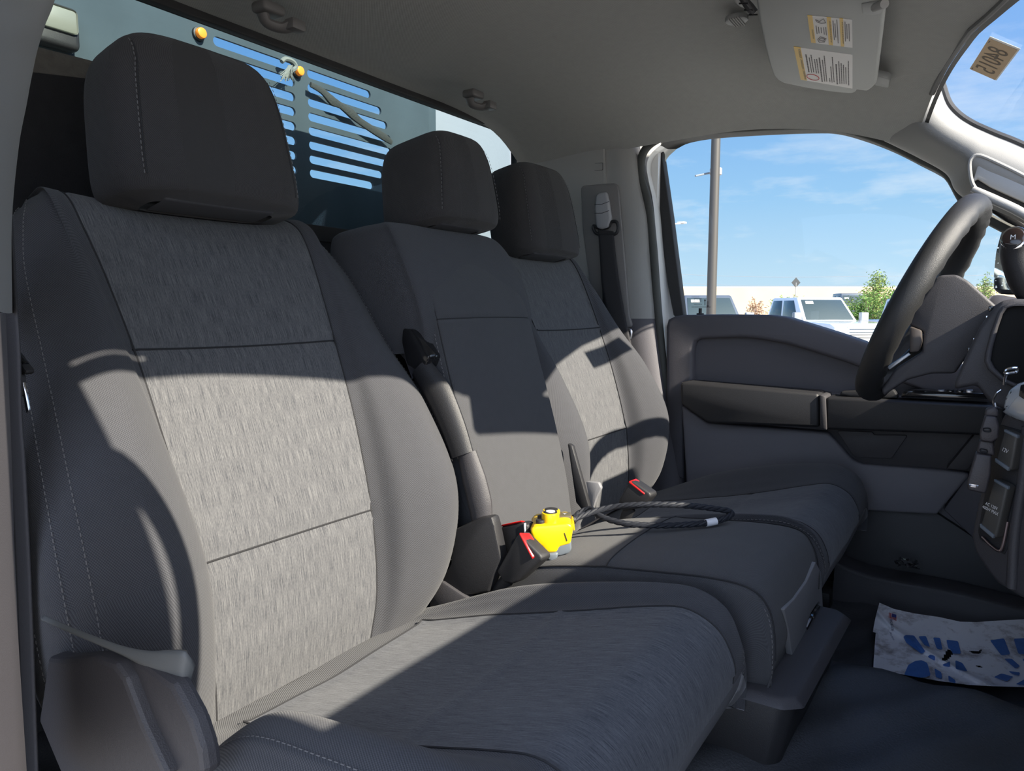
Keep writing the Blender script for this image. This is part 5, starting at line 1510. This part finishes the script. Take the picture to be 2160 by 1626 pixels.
blue = [[(1905, 1343), (1910, 1339), (1928, 1340), (1952, 1374), (1944, 1379), (1912, 1356)], [(1937, 1342), (1953, 1341), (1962, 1365), (1950, 1360)], [(1968, 1344), (1983, 1345), (1988, 1370), (1976, 1368)],
        [(1996, 1349), (2021, 1352), (2027, 1379), (2008, 1378), (2000, 1366)], [(1956, 1385), (1963, 1380), (1973, 1384), (1972, 1394)], [(1907, 1423), (1916, 1402), (1930, 1394), (1944, 1392), (1956, 1398), (1963, 1424), (1954, 1428), (1940, 1429)],
        [(1971, 1409), (1986, 1418), (1987, 1432), (1974, 1428)], [(2000, 1424), (2015, 1434), (2016, 1441), (2001, 1437)], [(2015, 1392), (2030, 1398), (2041, 1416), (2016, 1411)], [(1987, 1402), (2004, 1394), (2004, 1407), (1992, 1405)],
        [(2088, 1350), (2118, 1346), (2131, 1380), (2112, 1382)], [(2138, 1347), (2200, 1344), (2200, 1382), (2148, 1379)], [(2118, 1389), (2134, 1389), (2152, 1405), (2142, 1410)], [(2156, 1390), (2190, 1388), (2200, 1410), (2165, 1400)],
        [(2096, 1428), (2112, 1420), (2138, 1427), (2124, 1437)], [(2127, 1415), (2152, 1418), (2150, 1425), (2134, 1421)], [(2142, 1443), (2160, 1433), (2210, 1430), (2210, 1447)]]
pv = grid; pf = []; pm = []
for i in range(NA):
    for j in range(NB):
        q = (i * (NB + 1) + j, (i + 1) * (NB + 1) + j, (i + 1) * (NB + 1) + j + 1, i * (NB + 1) + j + 1)
        c = (sum(gpx[k][0] for k in q) / 4, sum(gpx[k][1] for k in q) / 4)
        if any(inside(c, h) for h in holes): continue
        pf.append(q)
        pm.append(0)
PAPER_MAT = bpy.data.materials.new('dirty_white_paper'); PAPER_MAT.use_nodes = True
t = PAPER_MAT.node_tree; b = t.nodes['Principled BSDF']; b.inputs['Roughness'].default_value = .7
co = N(t, 'ShaderNodeTexCoord'); nz = N(t, 'ShaderNodeTexNoise'); nz.inputs['Scale'].default_value = 14; nz.inputs['Detail'].default_value = 9; nz.inputs['Roughness'].default_value = .7
t.links.new(co.outputs['Object'], nz.inputs['Vector'])
cr_ = N(t, 'ShaderNodeValToRGB'); cr_.color_ramp.elements[0].position = .36; cr_.color_ramp.elements[0].color = (.30, .27, .28, 1); cr_.color_ramp.elements[1].position = .50; cr_.color_ramp.elements[1].color = (.82, .83, .88, 1)
t.links.new(nz.outputs[0], cr_.inputs[0]); t.links.new(cr_.outputs[0], b.inputs['Base Color'])
BLUE = mat('blue_print', (.06, .17, .48), .6, var=.2, vscale=60)
pm_o = thing('paper_floor_mat', P(2000, 1380, Z=.02), 'torn white paper floor mat printed with blue shoe soles', 'floor mat')
sheet = mesh_obj('sheet', pv, pf, PAPER_MAT, pm_o, True)
def on_paper(x, y, lift=.0028):
    # invert the sheet mapping
    best = min(range(0, len(gpx)), key=lambda k: (gpx[k][0] - x) ** 2 + (gpx[k][1] - y) ** 2)
    i, j = divmod(best, NB + 1)
    return P(x, y, Z=paper_z(i / NA, j / NB) + lift)
for poly in blue:
    if min(q[0] for q in poly) > 2230: continue
    m_ = Vector((sum(q[0] for q in poly) / len(poly), sum(q[1] for q in poly) / len(poly)))
    # fan of small faces that follows the sheet
    rp = round_poly(poly, 3, 2)
    vv = []; ff = []
    K = 5
    for a_ in rp:
        for k in range(K + 1):
            q = m_ + (Vector(a_) - m_) * (k / K); vv.append(on_paper(q.x, q.y))
    n_ = len(rp)
    for i in range(n_):
        for k in range(K):
            a1 = i * (K + 1) + k; a2 = ((i + 1) % n_) * (K + 1) + k
            ff.append((a1, a1 + 1, a2 + 1, a2))
    ff = [f_ for f_ in ff if not any(inside((lambda p: (1080 + FPX * (p - CAM).dot(RGT) / (p - CAM).dot(FWD), 813 - FPX * (p - CAM).dot(UPV) / (p - CAM).dot(FWD)))(sum((vv[q] for q in f_), Vector()) / 4), h) for h in holes)]
    mesh_obj('printed_sole', vv, ff, BLUE, pm_o, True)
# small flag and lettering by the corner
fl = MB()
for k in range(6):
    x = 1875 + k * 2.9
    fl.prism([on_paper(a, b_) for a, b_ in ((x, 1292 + k * .8 + 4 * (k > 2)), (x + 1.5, 1292.4 + k * .8 + 4 * (k > 2)), (x + 1.2, 1303 + k * 1.3), (x - .3, 1302.6 + k * 1.3))], (0, 0, .0003))
fl.build('printed_flag', RED_INK, pm_o, smooth=False)
MB().prism([on_paper(a, b_) for a, b_ in ((1882, 1294.5), (1891, 1297), (1890, 1303), (1881, 1300.5))], (0, 0, .0006)).build('printed_flag', mat('navy_print', (.04, .06, .25), .6), pm_o, smooth=False)
pr = MB()
for txt, x0, y0, x1, y1, sz in (('KEIS', 1879, 1306, 1883, 1330, 7.5), ('Auto', 1877, 1332, 1886, 1350, 6)):
    vv, ff = text_mesh(txt, 1.0, lambda a, b, t: Vector((a, b, 0)), None, None, None, align='LEFT')
    w_ = max(q.x for q in vv)
    pr.add([on_paper(x0 + (x1 - x0) * q.x / w_ + q.y * sz, y0 + (y1 - y0) * q.x / w_) for q in vv], ff)
pr.build('printed_words', mat('navy_words', (.07, .09, .2), .6), pm_o, smooth=False)
# crumpled clear wrapper on the sill
cw = P(1912, 1190, Z=.075)
wr = thing('plastic_wrapper', cw, 'crumpled clear plastic wrapper by the far door sill', 'wrapper')
random.seed(5)
vv = []; ff = []
n1, n2 = 14, 8
for i in range(n1):
    for j in range(n2):
        x = 1892 + 48 * i / (n1 - 1) - 3 * j / n2; y = 1176 + 14 * j / (n2 - 1) + 10 * i / (n1 - 1)
        p = P(x + random.uniform(-1.2, 1.2), y, Y=.74 - .01 * j) + Vector((random.uniform(-.004, .004), random.uniform(-.006, .006), random.uniform(-.004, .006)))
        vv.append(p)
ff = [(i * n2 + j, (i + 1) * n2 + j, (i + 1) * n2 + j + 1, i * n2 + j + 1) for i in range(n1 - 1) for j in range(n2 - 1)]
mesh_obj('film', vv, ff, glass_mat('crinkled_film', (.55, .55, .57), refl=9.0, rough=.1), wr, smooth=False)
# ================================================================== OUTSIDE
GZ = -.90
mb = MB(); mb.add([(-150, -60, GZ), (150, -60, GZ), (150, 160, GZ), (-150, 160, GZ)], [(0, 1, 2, 3)])
tag(mb.build('ground', mat('pale_asphalt', (.42, .40, .37), .9, var=.25, vscale=.8), smooth=False), 'pale asphalt of the parking lot', kind='structure')
# bonnet of our own truck and its lower body
mb = MB(); mb.box((1.38, -.86, .2), (2.6, .86, .62), .06, 3); tag(mb.build('trim_18', WHITE_PAINT), kind='structure')

# ---- rack behind the back window
Xr = -.60
rk = thing('headache_rack', (Xr, 0, .6), 'dark steel rack with rows of long slots behind the back window', 'rack')
rows_px = [((647.5, 153), (782, 201)), ((649, 184), (804.5, 235)), ((649.5, 215), (817, 266)), ((650, 245), (824, 296)), ((651, 275), (826, 321.5)), ((652, 304.5), (819, 347)), ((653, 335), (808, 369.5)), ((654.6, 365), (788, 392))]
ym = (P(636, 200, X=Xr).y)
hl = []
def slot2(y0, y1, z, h):
    r = h / 2; o = []
    for k in range(9):
        a = R(90 + 180 * k / 8); o.append((y0 + r + r * math.cos(a), z + r * math.sin(a)))
    for k in range(9):
        a = R(-90 + 180 * k / 8); o.append((y1 - r + r * math.cos(a), z + r * math.sin(a)))
    return o
za = []; 
for (a, b) in rows_px:
    p, q = P(*a, X=Xr), P(*b, X=Xr); za.append((p.y, q.y, (p.z + q.z) / 2))
zt = za[0][2]; zb = za[-1][2]; dz = (zt - zb) / 7
yl = sum(a[0] for a in za) / 8
for k, (y0, y1, z) in enumerate(za):
    zz = zt - dz * k
    hl.append(slot2(yl, y1, zz, dz * .60))
    hl.append(slot2(2 * ym - y1, 2 * ym - yl, zz, dz * .60))
yr = P(905, 300, X=Xr).y
RACK = mat('blue_grey_steel', (.040, .055, .066), .7, metal=.0, spec=.1, var=.25, vscale=9)
plate('slotted_sheet', [(-1.0, .0), (yr, .0), (yr, 1.35), (-1.0, 1.35)], hl, .006, RACK, rk, lambda a, b, t: (Xr - t, a, b))
MB().box((Xr - .05, yr - .02, -.2), (Xr - .005, yr + .04, 1.38), .006).build('post', RACK, rk)
MB().box((Xr - .05, -1.02, -.2), (Xr - .005, -.96, 1.38), .006).build('post', RACK, rk)
for k, (x, y) in enumerate(((424, 70), (632, 150))):  # amber reflections in the back glass, put in as glowing discs
    a = P(x, y, X=Xr + .01)
    l_ = thing('amber_glint', a, ('amber marker light on the slotted rack, left of the slots', 'amber marker light on the slotted rack between the two slot columns')[k], 'light')
    MB().disc(a, (1, 0, 0), .010, .012, n=20, bev=.003).build('lens', mat('amber_reflection%d' % k, (.80, .22, .02), .3, emit=.3), l_)
    MB().disc(a + Vector((-.008, 0, 0)), (1, 0, 0), .013, .008, n=20, bev=.002).build('bezel', BLACK, l_)
# strap
stp = thing('frayed_strap', P(740, 240, X=Xr + .03), 'dark frayed strap hanging diagonally across the slots', 'strap')
MB().tube([P(x, y, X=Xr + .02) for x, y in ((655, 178), (680, 192), (700, 212), (718, 222), (742, 240), (760, 256), (790, 276), (812, 290), (826, 300))], [.006, .008, .012, .008, .012, .009, .010, .010, .007], 7, sub=3, sx=.6).build('strap', mat('dark_olive_strap', (.02, .024, .024), .8, bump=1, bscale=200), stp)
tf = thing('dried_grass_tuft', P(606, 145, X=Xr + .02), 'tuft of dried grass caught on the rack above the slots', 'tuft')
random.seed(9)
tm = mat('dry_straw', (.12, .13, .12), .8)
mb = MB()
for k in range(40):
    a = P(612 + random.uniform(-5, 5), 138, X=Xr + .02); b = P(606 + random.uniform(-16, 14), 160 + random.uniform(-6, 12), X=Xr + .02 + random.uniform(0, .015))
    mb.tube([a, (a + b) / 2 + Vector((.004, random.uniform(-.003, .003), 0)), b], .0009, 4, sub=2)
mb.tube([P(x, y, X=Xr + .02) for x, y in ((594, 130), (603, 124), (618, 130), (624, 142), (614, 150))], .005, 7, sub=3)
o = mb.build('blades', tm, tf)
# square work lamp
wl_ = P(118, 54, X=Xr + .02)
lamp = thing('work_lamp', wl_, 'square work lamp with a black frame on the rack at upper left', 'lamp')
MB().box(wl_ + Vector((-.02, -.034, -.034)), wl_ + Vector((.01, .034, .034)), .010, 3).build('housing', BLACK, lamp)
MB().box(wl_ + Vector((.008, -.028, -.010)), wl_ + Vector((.014, .028, .028)), .006, 2).build('lens', mat('cloudy_lens', (.16, .165, .14), .3), lamp)
# white service body behind the rack: a tall side cabinet and a low deck
ub = thing('utility_body', (-1.6, .6, 0), 'white service body behind the cab, its tall front panel seen right of the slotted rack', 'truck body')
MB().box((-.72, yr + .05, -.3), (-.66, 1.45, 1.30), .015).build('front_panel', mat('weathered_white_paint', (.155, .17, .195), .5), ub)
MB().box((-2.6, 1.15, -.3), (-.72, 1.45, .60), .02).build('side_box', WHITE_PAINT, ub)
MB().box((-2.6, -1.0, -.3), (-.72, 1.15, .35), .005).build('deck', mat('grey_paint', (.35, .38, .40), .5), ub)

# ---- vehicles parked beyond
def truck(loc, heading, L, Wd, H, paint, label, sc=1.0, suv=False):
    """pickup: +x forward in its own frame"""
    M = Matrix.Translation(loc) @ Matrix.Rotation(heading, 4, 'Z')
    t = thing('pickup_truck' if not suv else 'parked_suv', loc, label, 'truck' if not suv else 'car')
    def T(x, y, z): return M @ Vector((x, y, z))
    hw = Wd / 2
    # lower body with bonnet
    pr = [(-L / 2, .45), (-L / 2, 1.12), (-L * .12, 1.16), (L * .10, 1.18), (L * .14, 1.20), (L * .45, 1.12), (L / 2, 1.02), (L / 2, .45)]
    if suv: pr = [(-L / 2, .45), (-L / 2, 1.10), (L * .14, 1.16), (L * .45, 1.02), (L / 2, .9), (L / 2, .4)]
    mb = MB(); mb.prism([T(x, -hw, z) for x, z in pr], [T(x, hw, z) for x, z in pr], .07, 4); mb.build('body', paint, t)
    # cabin: narrower at the roof
    xr0, xr1 = (-L * .27, L * .03) if not suv else (-L * .40, L * .0)
    b0, b1 = (-L * .305, L * .17) if not suv else (-L * .47, L * .17)
    cb = [(b0, hw * .95, 1.12), (b1, hw * .95, 1.12), (xr1, hw * .78, H), (xr0, hw * .78, H)]
    q = [T(b0, -hw * .96, 1.1), T(b1, -hw * .96, 1.1), T(b1, hw * .96, 1.1), T(b0, hw * .96, 1.1), T(xr0, -hw * .80, H), T(xr1, -hw * .80, H), T(xr1, hw * .80, H), T(xr0, hw * .80, H)]
    mb = MB(); mb.hexa(q, .06, 4); mb.build('cabin', paint, t)
    dark = mat('tinted_glass_' + label[:6], (.035, .05, .05), .08, coat=1)
    def face(pts, nm, n_, dd=.014, k=.0):
        c = sum(pts, Vector()) / len(pts)
        MB().prism([c + (p - c) * (1 - k) + n_ * dd for p in pts], -n_ * .02, .01, 2).build(nm, dark, t)
    def lf(a, b, s): return a + (b - a) * s
    # windscreen
    ws4 = [q[1], q[2], q[6], q[5]]
    n_ = (q[2] - q[1]).cross(q[5] - q[1]).normalized()
    if n_.dot(T(100, 0, 5) - q[1]) < 0: n_ = -n_
    w4 = [lf(lf(q[1], q[2], .06), lf(q[5], q[6], .06), .12), lf(lf(q[1], q[2], .94), lf(q[5], q[6], .94), .12), lf(lf(q[1], q[2], .94), lf(q[5], q[6], .94), .90), lf(lf(q[1], q[2], .06), lf(q[5], q[6], .06), .90)]
    face(w4, 'windscreen', n_)
    c = lf(w4[3], w4[1], .16)
    for s_, (i0, i1, j0, j1) in ((-1, (0, 1, 4, 5)), (1, (3, 2, 7, 6))):
        nn = (q[i1] - q[i0]).cross(q[j0] - q[i0]).normalized()
        if nn.dot(T(0, s_ * 100, 1) - q[i0]) < 0: nn = -nn
        spans = ((.06, .42), (.46, .86)) if not suv else ((.05, .30), (.33, .58), (.61, .88))
        for a, b in spans:
            w = [lf(lf(q[i0], q[i1], a), lf(q[j0], q[j1], min(.97, a + .02)), .14), lf(lf(q[i0], q[i1], b), lf(q[j0], q[j1], min(.95, b)), .14), lf(lf(q[i0], q[i1], b), lf(q[j0], q[j1], min(.93, b)), .88), lf(lf(q[i0], q[i1], a), lf(q[j0], q[j1], a + .03), .88)]
            face(w, 'side_window', nn)
        mb = MB(); mb.box((L * .14, s_ * (hw + .03), 1.16) if s_ > 0 else (L * .14, -hw - .30, 1.16), (L * .17, hw + .30, 1.46) if s_ > 0 else (L * .17, -hw - .03, 1.46), .03, 3, mat=M); mb.build('mirror', mat('mirror_shell_' + label[:5] + str(s_), (.25, .27, .3), .3), t)
    mb = MB(); mb.box((L / 2 - .03, -hw * .62, .62), (L / 2 + .03, hw * .62, 1.02), .02, 2, mat=M); g = mb.build('grille', CHROME, t)
    for k in range(4):
        MB().box((L / 2 + .02, -hw * .55, .68 + k * .085), (L / 2 + .05, hw * .55, .70 + k * .085), .004, 1, mat=M).build('grille_bar', BLACK, g)
    for s_ in (-1, 1):
        MB().box((L / 2 - .08, s_ * hw * .80 - .14, .74), (L / 2 + .015, s_ * hw * .80 + .14, .98), .03, 2, mat=M).build('headlight', mat('headlight_glass' + label[:4] + str(s_), (.3, .32, .35), .1, coat=1), t)
        for xx in (-L * .32, L * .32):
            cc = T(xx, s_ * (hw - .13), .40); MB().disc(cc, (M.to_3x3() @ Vector((0, 1, 0))), .40, .26, n=28, bev=.03).build('wheel', RUBBER, t)
    mb = MB(); mb.box((L / 2 - .02, -hw * .95, .42), (L / 2 + .10, hw * .95, .60), .03, 2, mat=M); mb.build('bumper', CHROME, t)
    pc = [c + n_ * .025 + (w4[1] - w4[0]).normalized() * a + (w4[3] - w4[0]).normalized() * b_ for a, b_ in ((-.14, -.06), (.14, -.06), (.14, .06), (-.14, .06))]
    MB().prism(pc, n_ * .004).build('window_card', PAPER, t)
    return t
def ground_at(x, d):
    p = P(x, 655, T=d); return Vector((p.x, p.y, GZ))
PT_W = mat('white_car_paint', (.78, .80, .84), .25, coat=1)
PT_D = mat('graphite_car_paint', (.07, .085, .11), .3, coat=1)
PT_S = mat('silver_blue_car_paint', (.55, .60, .68), .28, coat=1)
truck(ground_at(1722, 25), R(-50), 5.8, 2.03, 1.97, PT_W, 'white crew cab pickup truck parked outside the far window')
truck(ground_at(1492, 24), R(-56), 4.9, 1.96, 2.02, PT_D, 'graphite truck parked left of the white pickup truck', suv=True)
truck(ground_at(1955, 30), R(-50), 5.6, 2.0, 2.02, PT_S, 'silver blue truck parked just right of the white pickup, partly behind the wheel')
truck(ground_at(1795, 52), R(-62), 5.6, 2.0, 2.75, PT_D, 'distant dark truck seen over the roof of the white pickup')
# wall
a = P(1250, 607, T=68); b = P(2500, 607, T=68)
dv = (b - a); dv.z = 0; nv = Vector((-dv.y, dv.x, 0)).normalized()
top_ = a.z
mb = MB(); mb.hexa([Vector((a.x, a.y, GZ)), Vector((b.x, b.y, GZ)), Vector((b.x, b.y, GZ)) + nv * 6, Vector((a.x, a.y, GZ)) + nv * 6, Vector((a.x, a.y, top_)), Vector((b.x, b.y, top_)), Vector((b.x, b.y, top_)) + nv * 6, Vector((a.x, a.y, top_)) + nv * 6], .02)
tag(mb.build('long_building', mat('sandy_concrete', (.50, .37, .25), .9, var=.12, vscale=.5), smooth=False), 'long low sand-coloured wall behind the parked trucks', 'wall')
mb = MB(); mb.hexa([Vector((a.x, a.y, top_ + .0)), Vector((b.x, b.y, top_)), Vector((b.x, b.y, top_)) + nv * .6, Vector((a.x, a.y, top_)) + nv * .6, Vector((a.x, a.y, top_ + .12)), Vector((b.x, b.y, top_ + .12)), Vector((b.x, b.y, top_ + .12)) + nv * .6, Vector((a.x, a.y, top_ + .12)) + nv * .6])
o = mb.build('coping', mat('pale_coping', (.58, .46, .34), .9), bpy.data.objects['long_building'], smooth=False)
# light pole
lp = thing('light_pole', P(1498, 655, T=17), 'tall grey light pole standing beyond the far door window', 'pole')
pb = P(1500, 655, T=17); pb.z = GZ
MB().tube([pb, pb + Vector((0, 0, 13))], [.115, .085], 18).build('shaft', mat('pole_steel', (.065, .058, .053), .5, metal=.3), lp)
MB().box(pb + Vector((-.25, -.25, 0)), pb + Vector((.25, .25, .5)), .03).build('footing', mat('pole_concrete', (.5, .48, .45), .9), lp)
j = P(1510, 362, T=17); j2 = P(1467, 371, T=16.6)
MB().tube([j, j2], .022, 8).build('bracket_arm', mat('arm_steel', (.15, .17, .2), .5), lp)
MB().disc(j, (0, 0, 1), .14, .16, n=18, bev=.02).build('clamp', mat('clamp_steel', (.3, .3, .32), .4), lp)
# far lamp arm
fa = thing('far_light_pole', P(1420, 475, T=55), 'thin distant lamp arm near the rear edge of the far door window', 'pole')
pz = P(1405, 655, T=55)
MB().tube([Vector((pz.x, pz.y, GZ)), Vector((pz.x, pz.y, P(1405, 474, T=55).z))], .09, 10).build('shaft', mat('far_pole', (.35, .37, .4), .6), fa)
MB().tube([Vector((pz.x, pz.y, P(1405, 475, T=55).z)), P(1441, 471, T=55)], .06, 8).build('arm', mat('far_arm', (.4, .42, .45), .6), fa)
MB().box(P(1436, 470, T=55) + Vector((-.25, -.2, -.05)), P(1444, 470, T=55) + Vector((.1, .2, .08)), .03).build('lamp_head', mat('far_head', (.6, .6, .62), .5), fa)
# diamond sign
sp_ = P(1679, 596, T=42)
sg_ = thing('diamond_sign', Vector((sp_.x, sp_.y, GZ)), 'grey back of a diamond-shaped sign above the wall', 'sign')
rd = RGT.normalized()
MB().prism([sp_ + rd * .26, sp_ + Vector((0, 0, .30)), sp_ - rd * .26, sp_ - Vector((0, 0, .30))], FWD * .01).build('board', mat('sign_back', (.04, .043, .047), .7), sg_, smooth=False)
MB().tube([Vector((sp_.x, sp_.y, GZ)) + Vector((0, .03, 0)), sp_ + Vector((0, .03, 0))], .03, 8).build('post', mat('sign_post', (.3, .3, .3), .6), sg_)
# wires
for k, yy_ in enumerate((581, 600)):
    w_ = MB().tube([P(1390, yy_ - 4, T=90), P(1600, yy_ + 3, T=90), P(1850, yy_ + 2, T=90), P(2200, yy_ - 2, T=90)], .018, 5, sub=4).build('power_line', mat('wire%d' % k, (.2, .2, .22), .7))
    tag(w_, ('upper thin power line across the sky over the wall', 'lower thin power line just above the wall')[k], 'power line')
# shrubs
LEAF = [mat('leaf_green', (.10, .20, .035), .7, var=.4, vscale=3), mat('leaf_light', (.17, .24, .05), .7, var=.4, vscale=3)]
def shrub(px, d, w, h, y_top, label, m_, n=900, spiky=False, seed=1, dry=None):
    random.seed(seed)
    c = P(px, 655, T=d); zt_ = P(px, y_top, T=d).z
    root = thing('shrub', Vector((c.x, c.y, GZ)), label, 'shrub')
    zb_ = GZ
    st = MB(); lf_ = MB()
    H_ = zt_ - zb_
    stems = []
    for k in range(26 if spiky else 14):
        ang = random.uniform(0, 6.28); rr = random.uniform(0, w / 2) * (1 if not spiky else .9)
        hh = H_ * (random.uniform(.5, 1.0) if not spiky else max(.35, random.uniform(.75, 1.02) * (1 - .62 * rr / (w / 2))))
        top = Vector((c.x + math.cos(ang) * rr, c.y + math.sin(ang) * rr, zb_ + hh))
        base = Vector((c.x + math.cos(ang) * rr * .4, c.y + math.sin(ang) * rr * .4, zb_))
        stems.append((base, top)); st.tube([base, (base + top) / 2 + Vector((random.uniform(-.1, .1), random.uniform(-.1, .1), 0)), top], [.03, .02, .008], 5)
    for k in range(n):
        b_, t_ = random.choice(stems); s_ = random.uniform(.25, 1.0)
        sp2 = (.32 if not spiky else .22) * (1.25 - .8 * s_) * w / 2.5
        p = b_ + (t_ - b_) * s_ + Vector((random.gauss(0, sp2), random.gauss(0, sp2), random.gauss(0, sp2 * .5)))
        if p.z > zt_ + .1 or p.z < zb_: continue
        a = Vector((random.gauss(0, 1), random.gauss(0, 1), random.gauss(0, .6))).normalized() * random.uniform(.05, .12)
        bb = a.cross(Vector((random.gauss(0, 1), random.gauss(0, 1), random.gauss(0, 1)))).normalized() * .035
        lf_.add([p - a, p + bb, p + a, p - bb], [(0, 1, 2, 3)])
    st.build('stems', mat('bark_' + str(seed), (.16, .12, .08), .9), root)
    lf_.build('foliage', m_, root, smooth=False)
shrub(1850, 46, 5.2, 0, 566, 'tall feathery green shrub left of the steering wheel rim', LEAF[1], n=8000, spiky=True, seed=2)
shrub(1888, 40, 2.7, 0, 600, 'low green shrub under the tall feathery one', LEAF[0], n=2500, seed=3)
shrub(1818, 41, 1.9, 0, 606, 'leafy shrub at the left foot of the tall feathery one', LEAF[0], n=1800, seed=13)
shrub(1652, 42, 1.8, 0, 622, 'rounded green bush left above the white pickup', LEAF[0], n=1600, seed=4)
shrub(1682, 46, 1.7, 0, 620, 'rounded green bush right above the white pickup roof', LEAF[0], n=1400, seed=5)
shrub(1600, 38, 1.7, 0, 628, 'dry pinkish shrub between the graphite truck and the white pickup', mat('dry_leaf', (.50, .33, .22), .8, var=.3, vscale=4), n=1200, seed=6)
shrub(2075, 50, 3.6, 0, 572, 'pale shrub seen right of the steering wheel', LEAF[1], n=2600, spiky=True, seed=7)
# ---- outside mirror beyond the far window
om = thing('wing_mirror', P(2130, 560, Y=1.12), 'black wing mirror with rain drops on its glass outside the far door', 'mirror')
ax0 = P(2090, 615, Y=1.08)
def WM(x, y, d=0): return P(x, y, Y=1.10 + d) 
pl = [(2091, 616), (2092, 570), (2096, 530), (2106, 492), (2120, 468), (2136, 458), (2200, 462), (2290, 500), (2290, 618), (2180, 620), (2110, 622)]
MB().prism([WM(x, y) for x, y in pl], (.04, .06, 0), .012, 3).build('housing', BLACK, om)
gi = [(2096, 610), (2097, 572), (2101, 534), (2110, 500), (2123, 476), (2138, 466), (2200, 470), (2280, 505), (2280, 610), (2180, 612)]
MB().prism([WM(x, y, -.002) for x, y in gi], (0, .003, 0)).build('mirror_glass', mat('mirror_silver', (.8, .84, .86), .02, metal=1), om, smooth=False)
MB().box(WM(2100, 640) + Vector((0, -.05, -.012)), WM(2100, 640) + Vector((.3, .06, .012)), .006).build('arm', BLACK, om)
random.seed(11)
mb = MB()
for k in range(90):
    p = WM(random.uniform(2098, 2180), random.uniform(480, 608), -.003)
    if True: mb.disc(p, (0, -1, 0), random.uniform(.0008, .002), .001, n=8)
o = mb.build('rain_drops', mat('water_drop', (.75, .8, .8), .05, coat=1), om); o['kind'] = 'stuff'
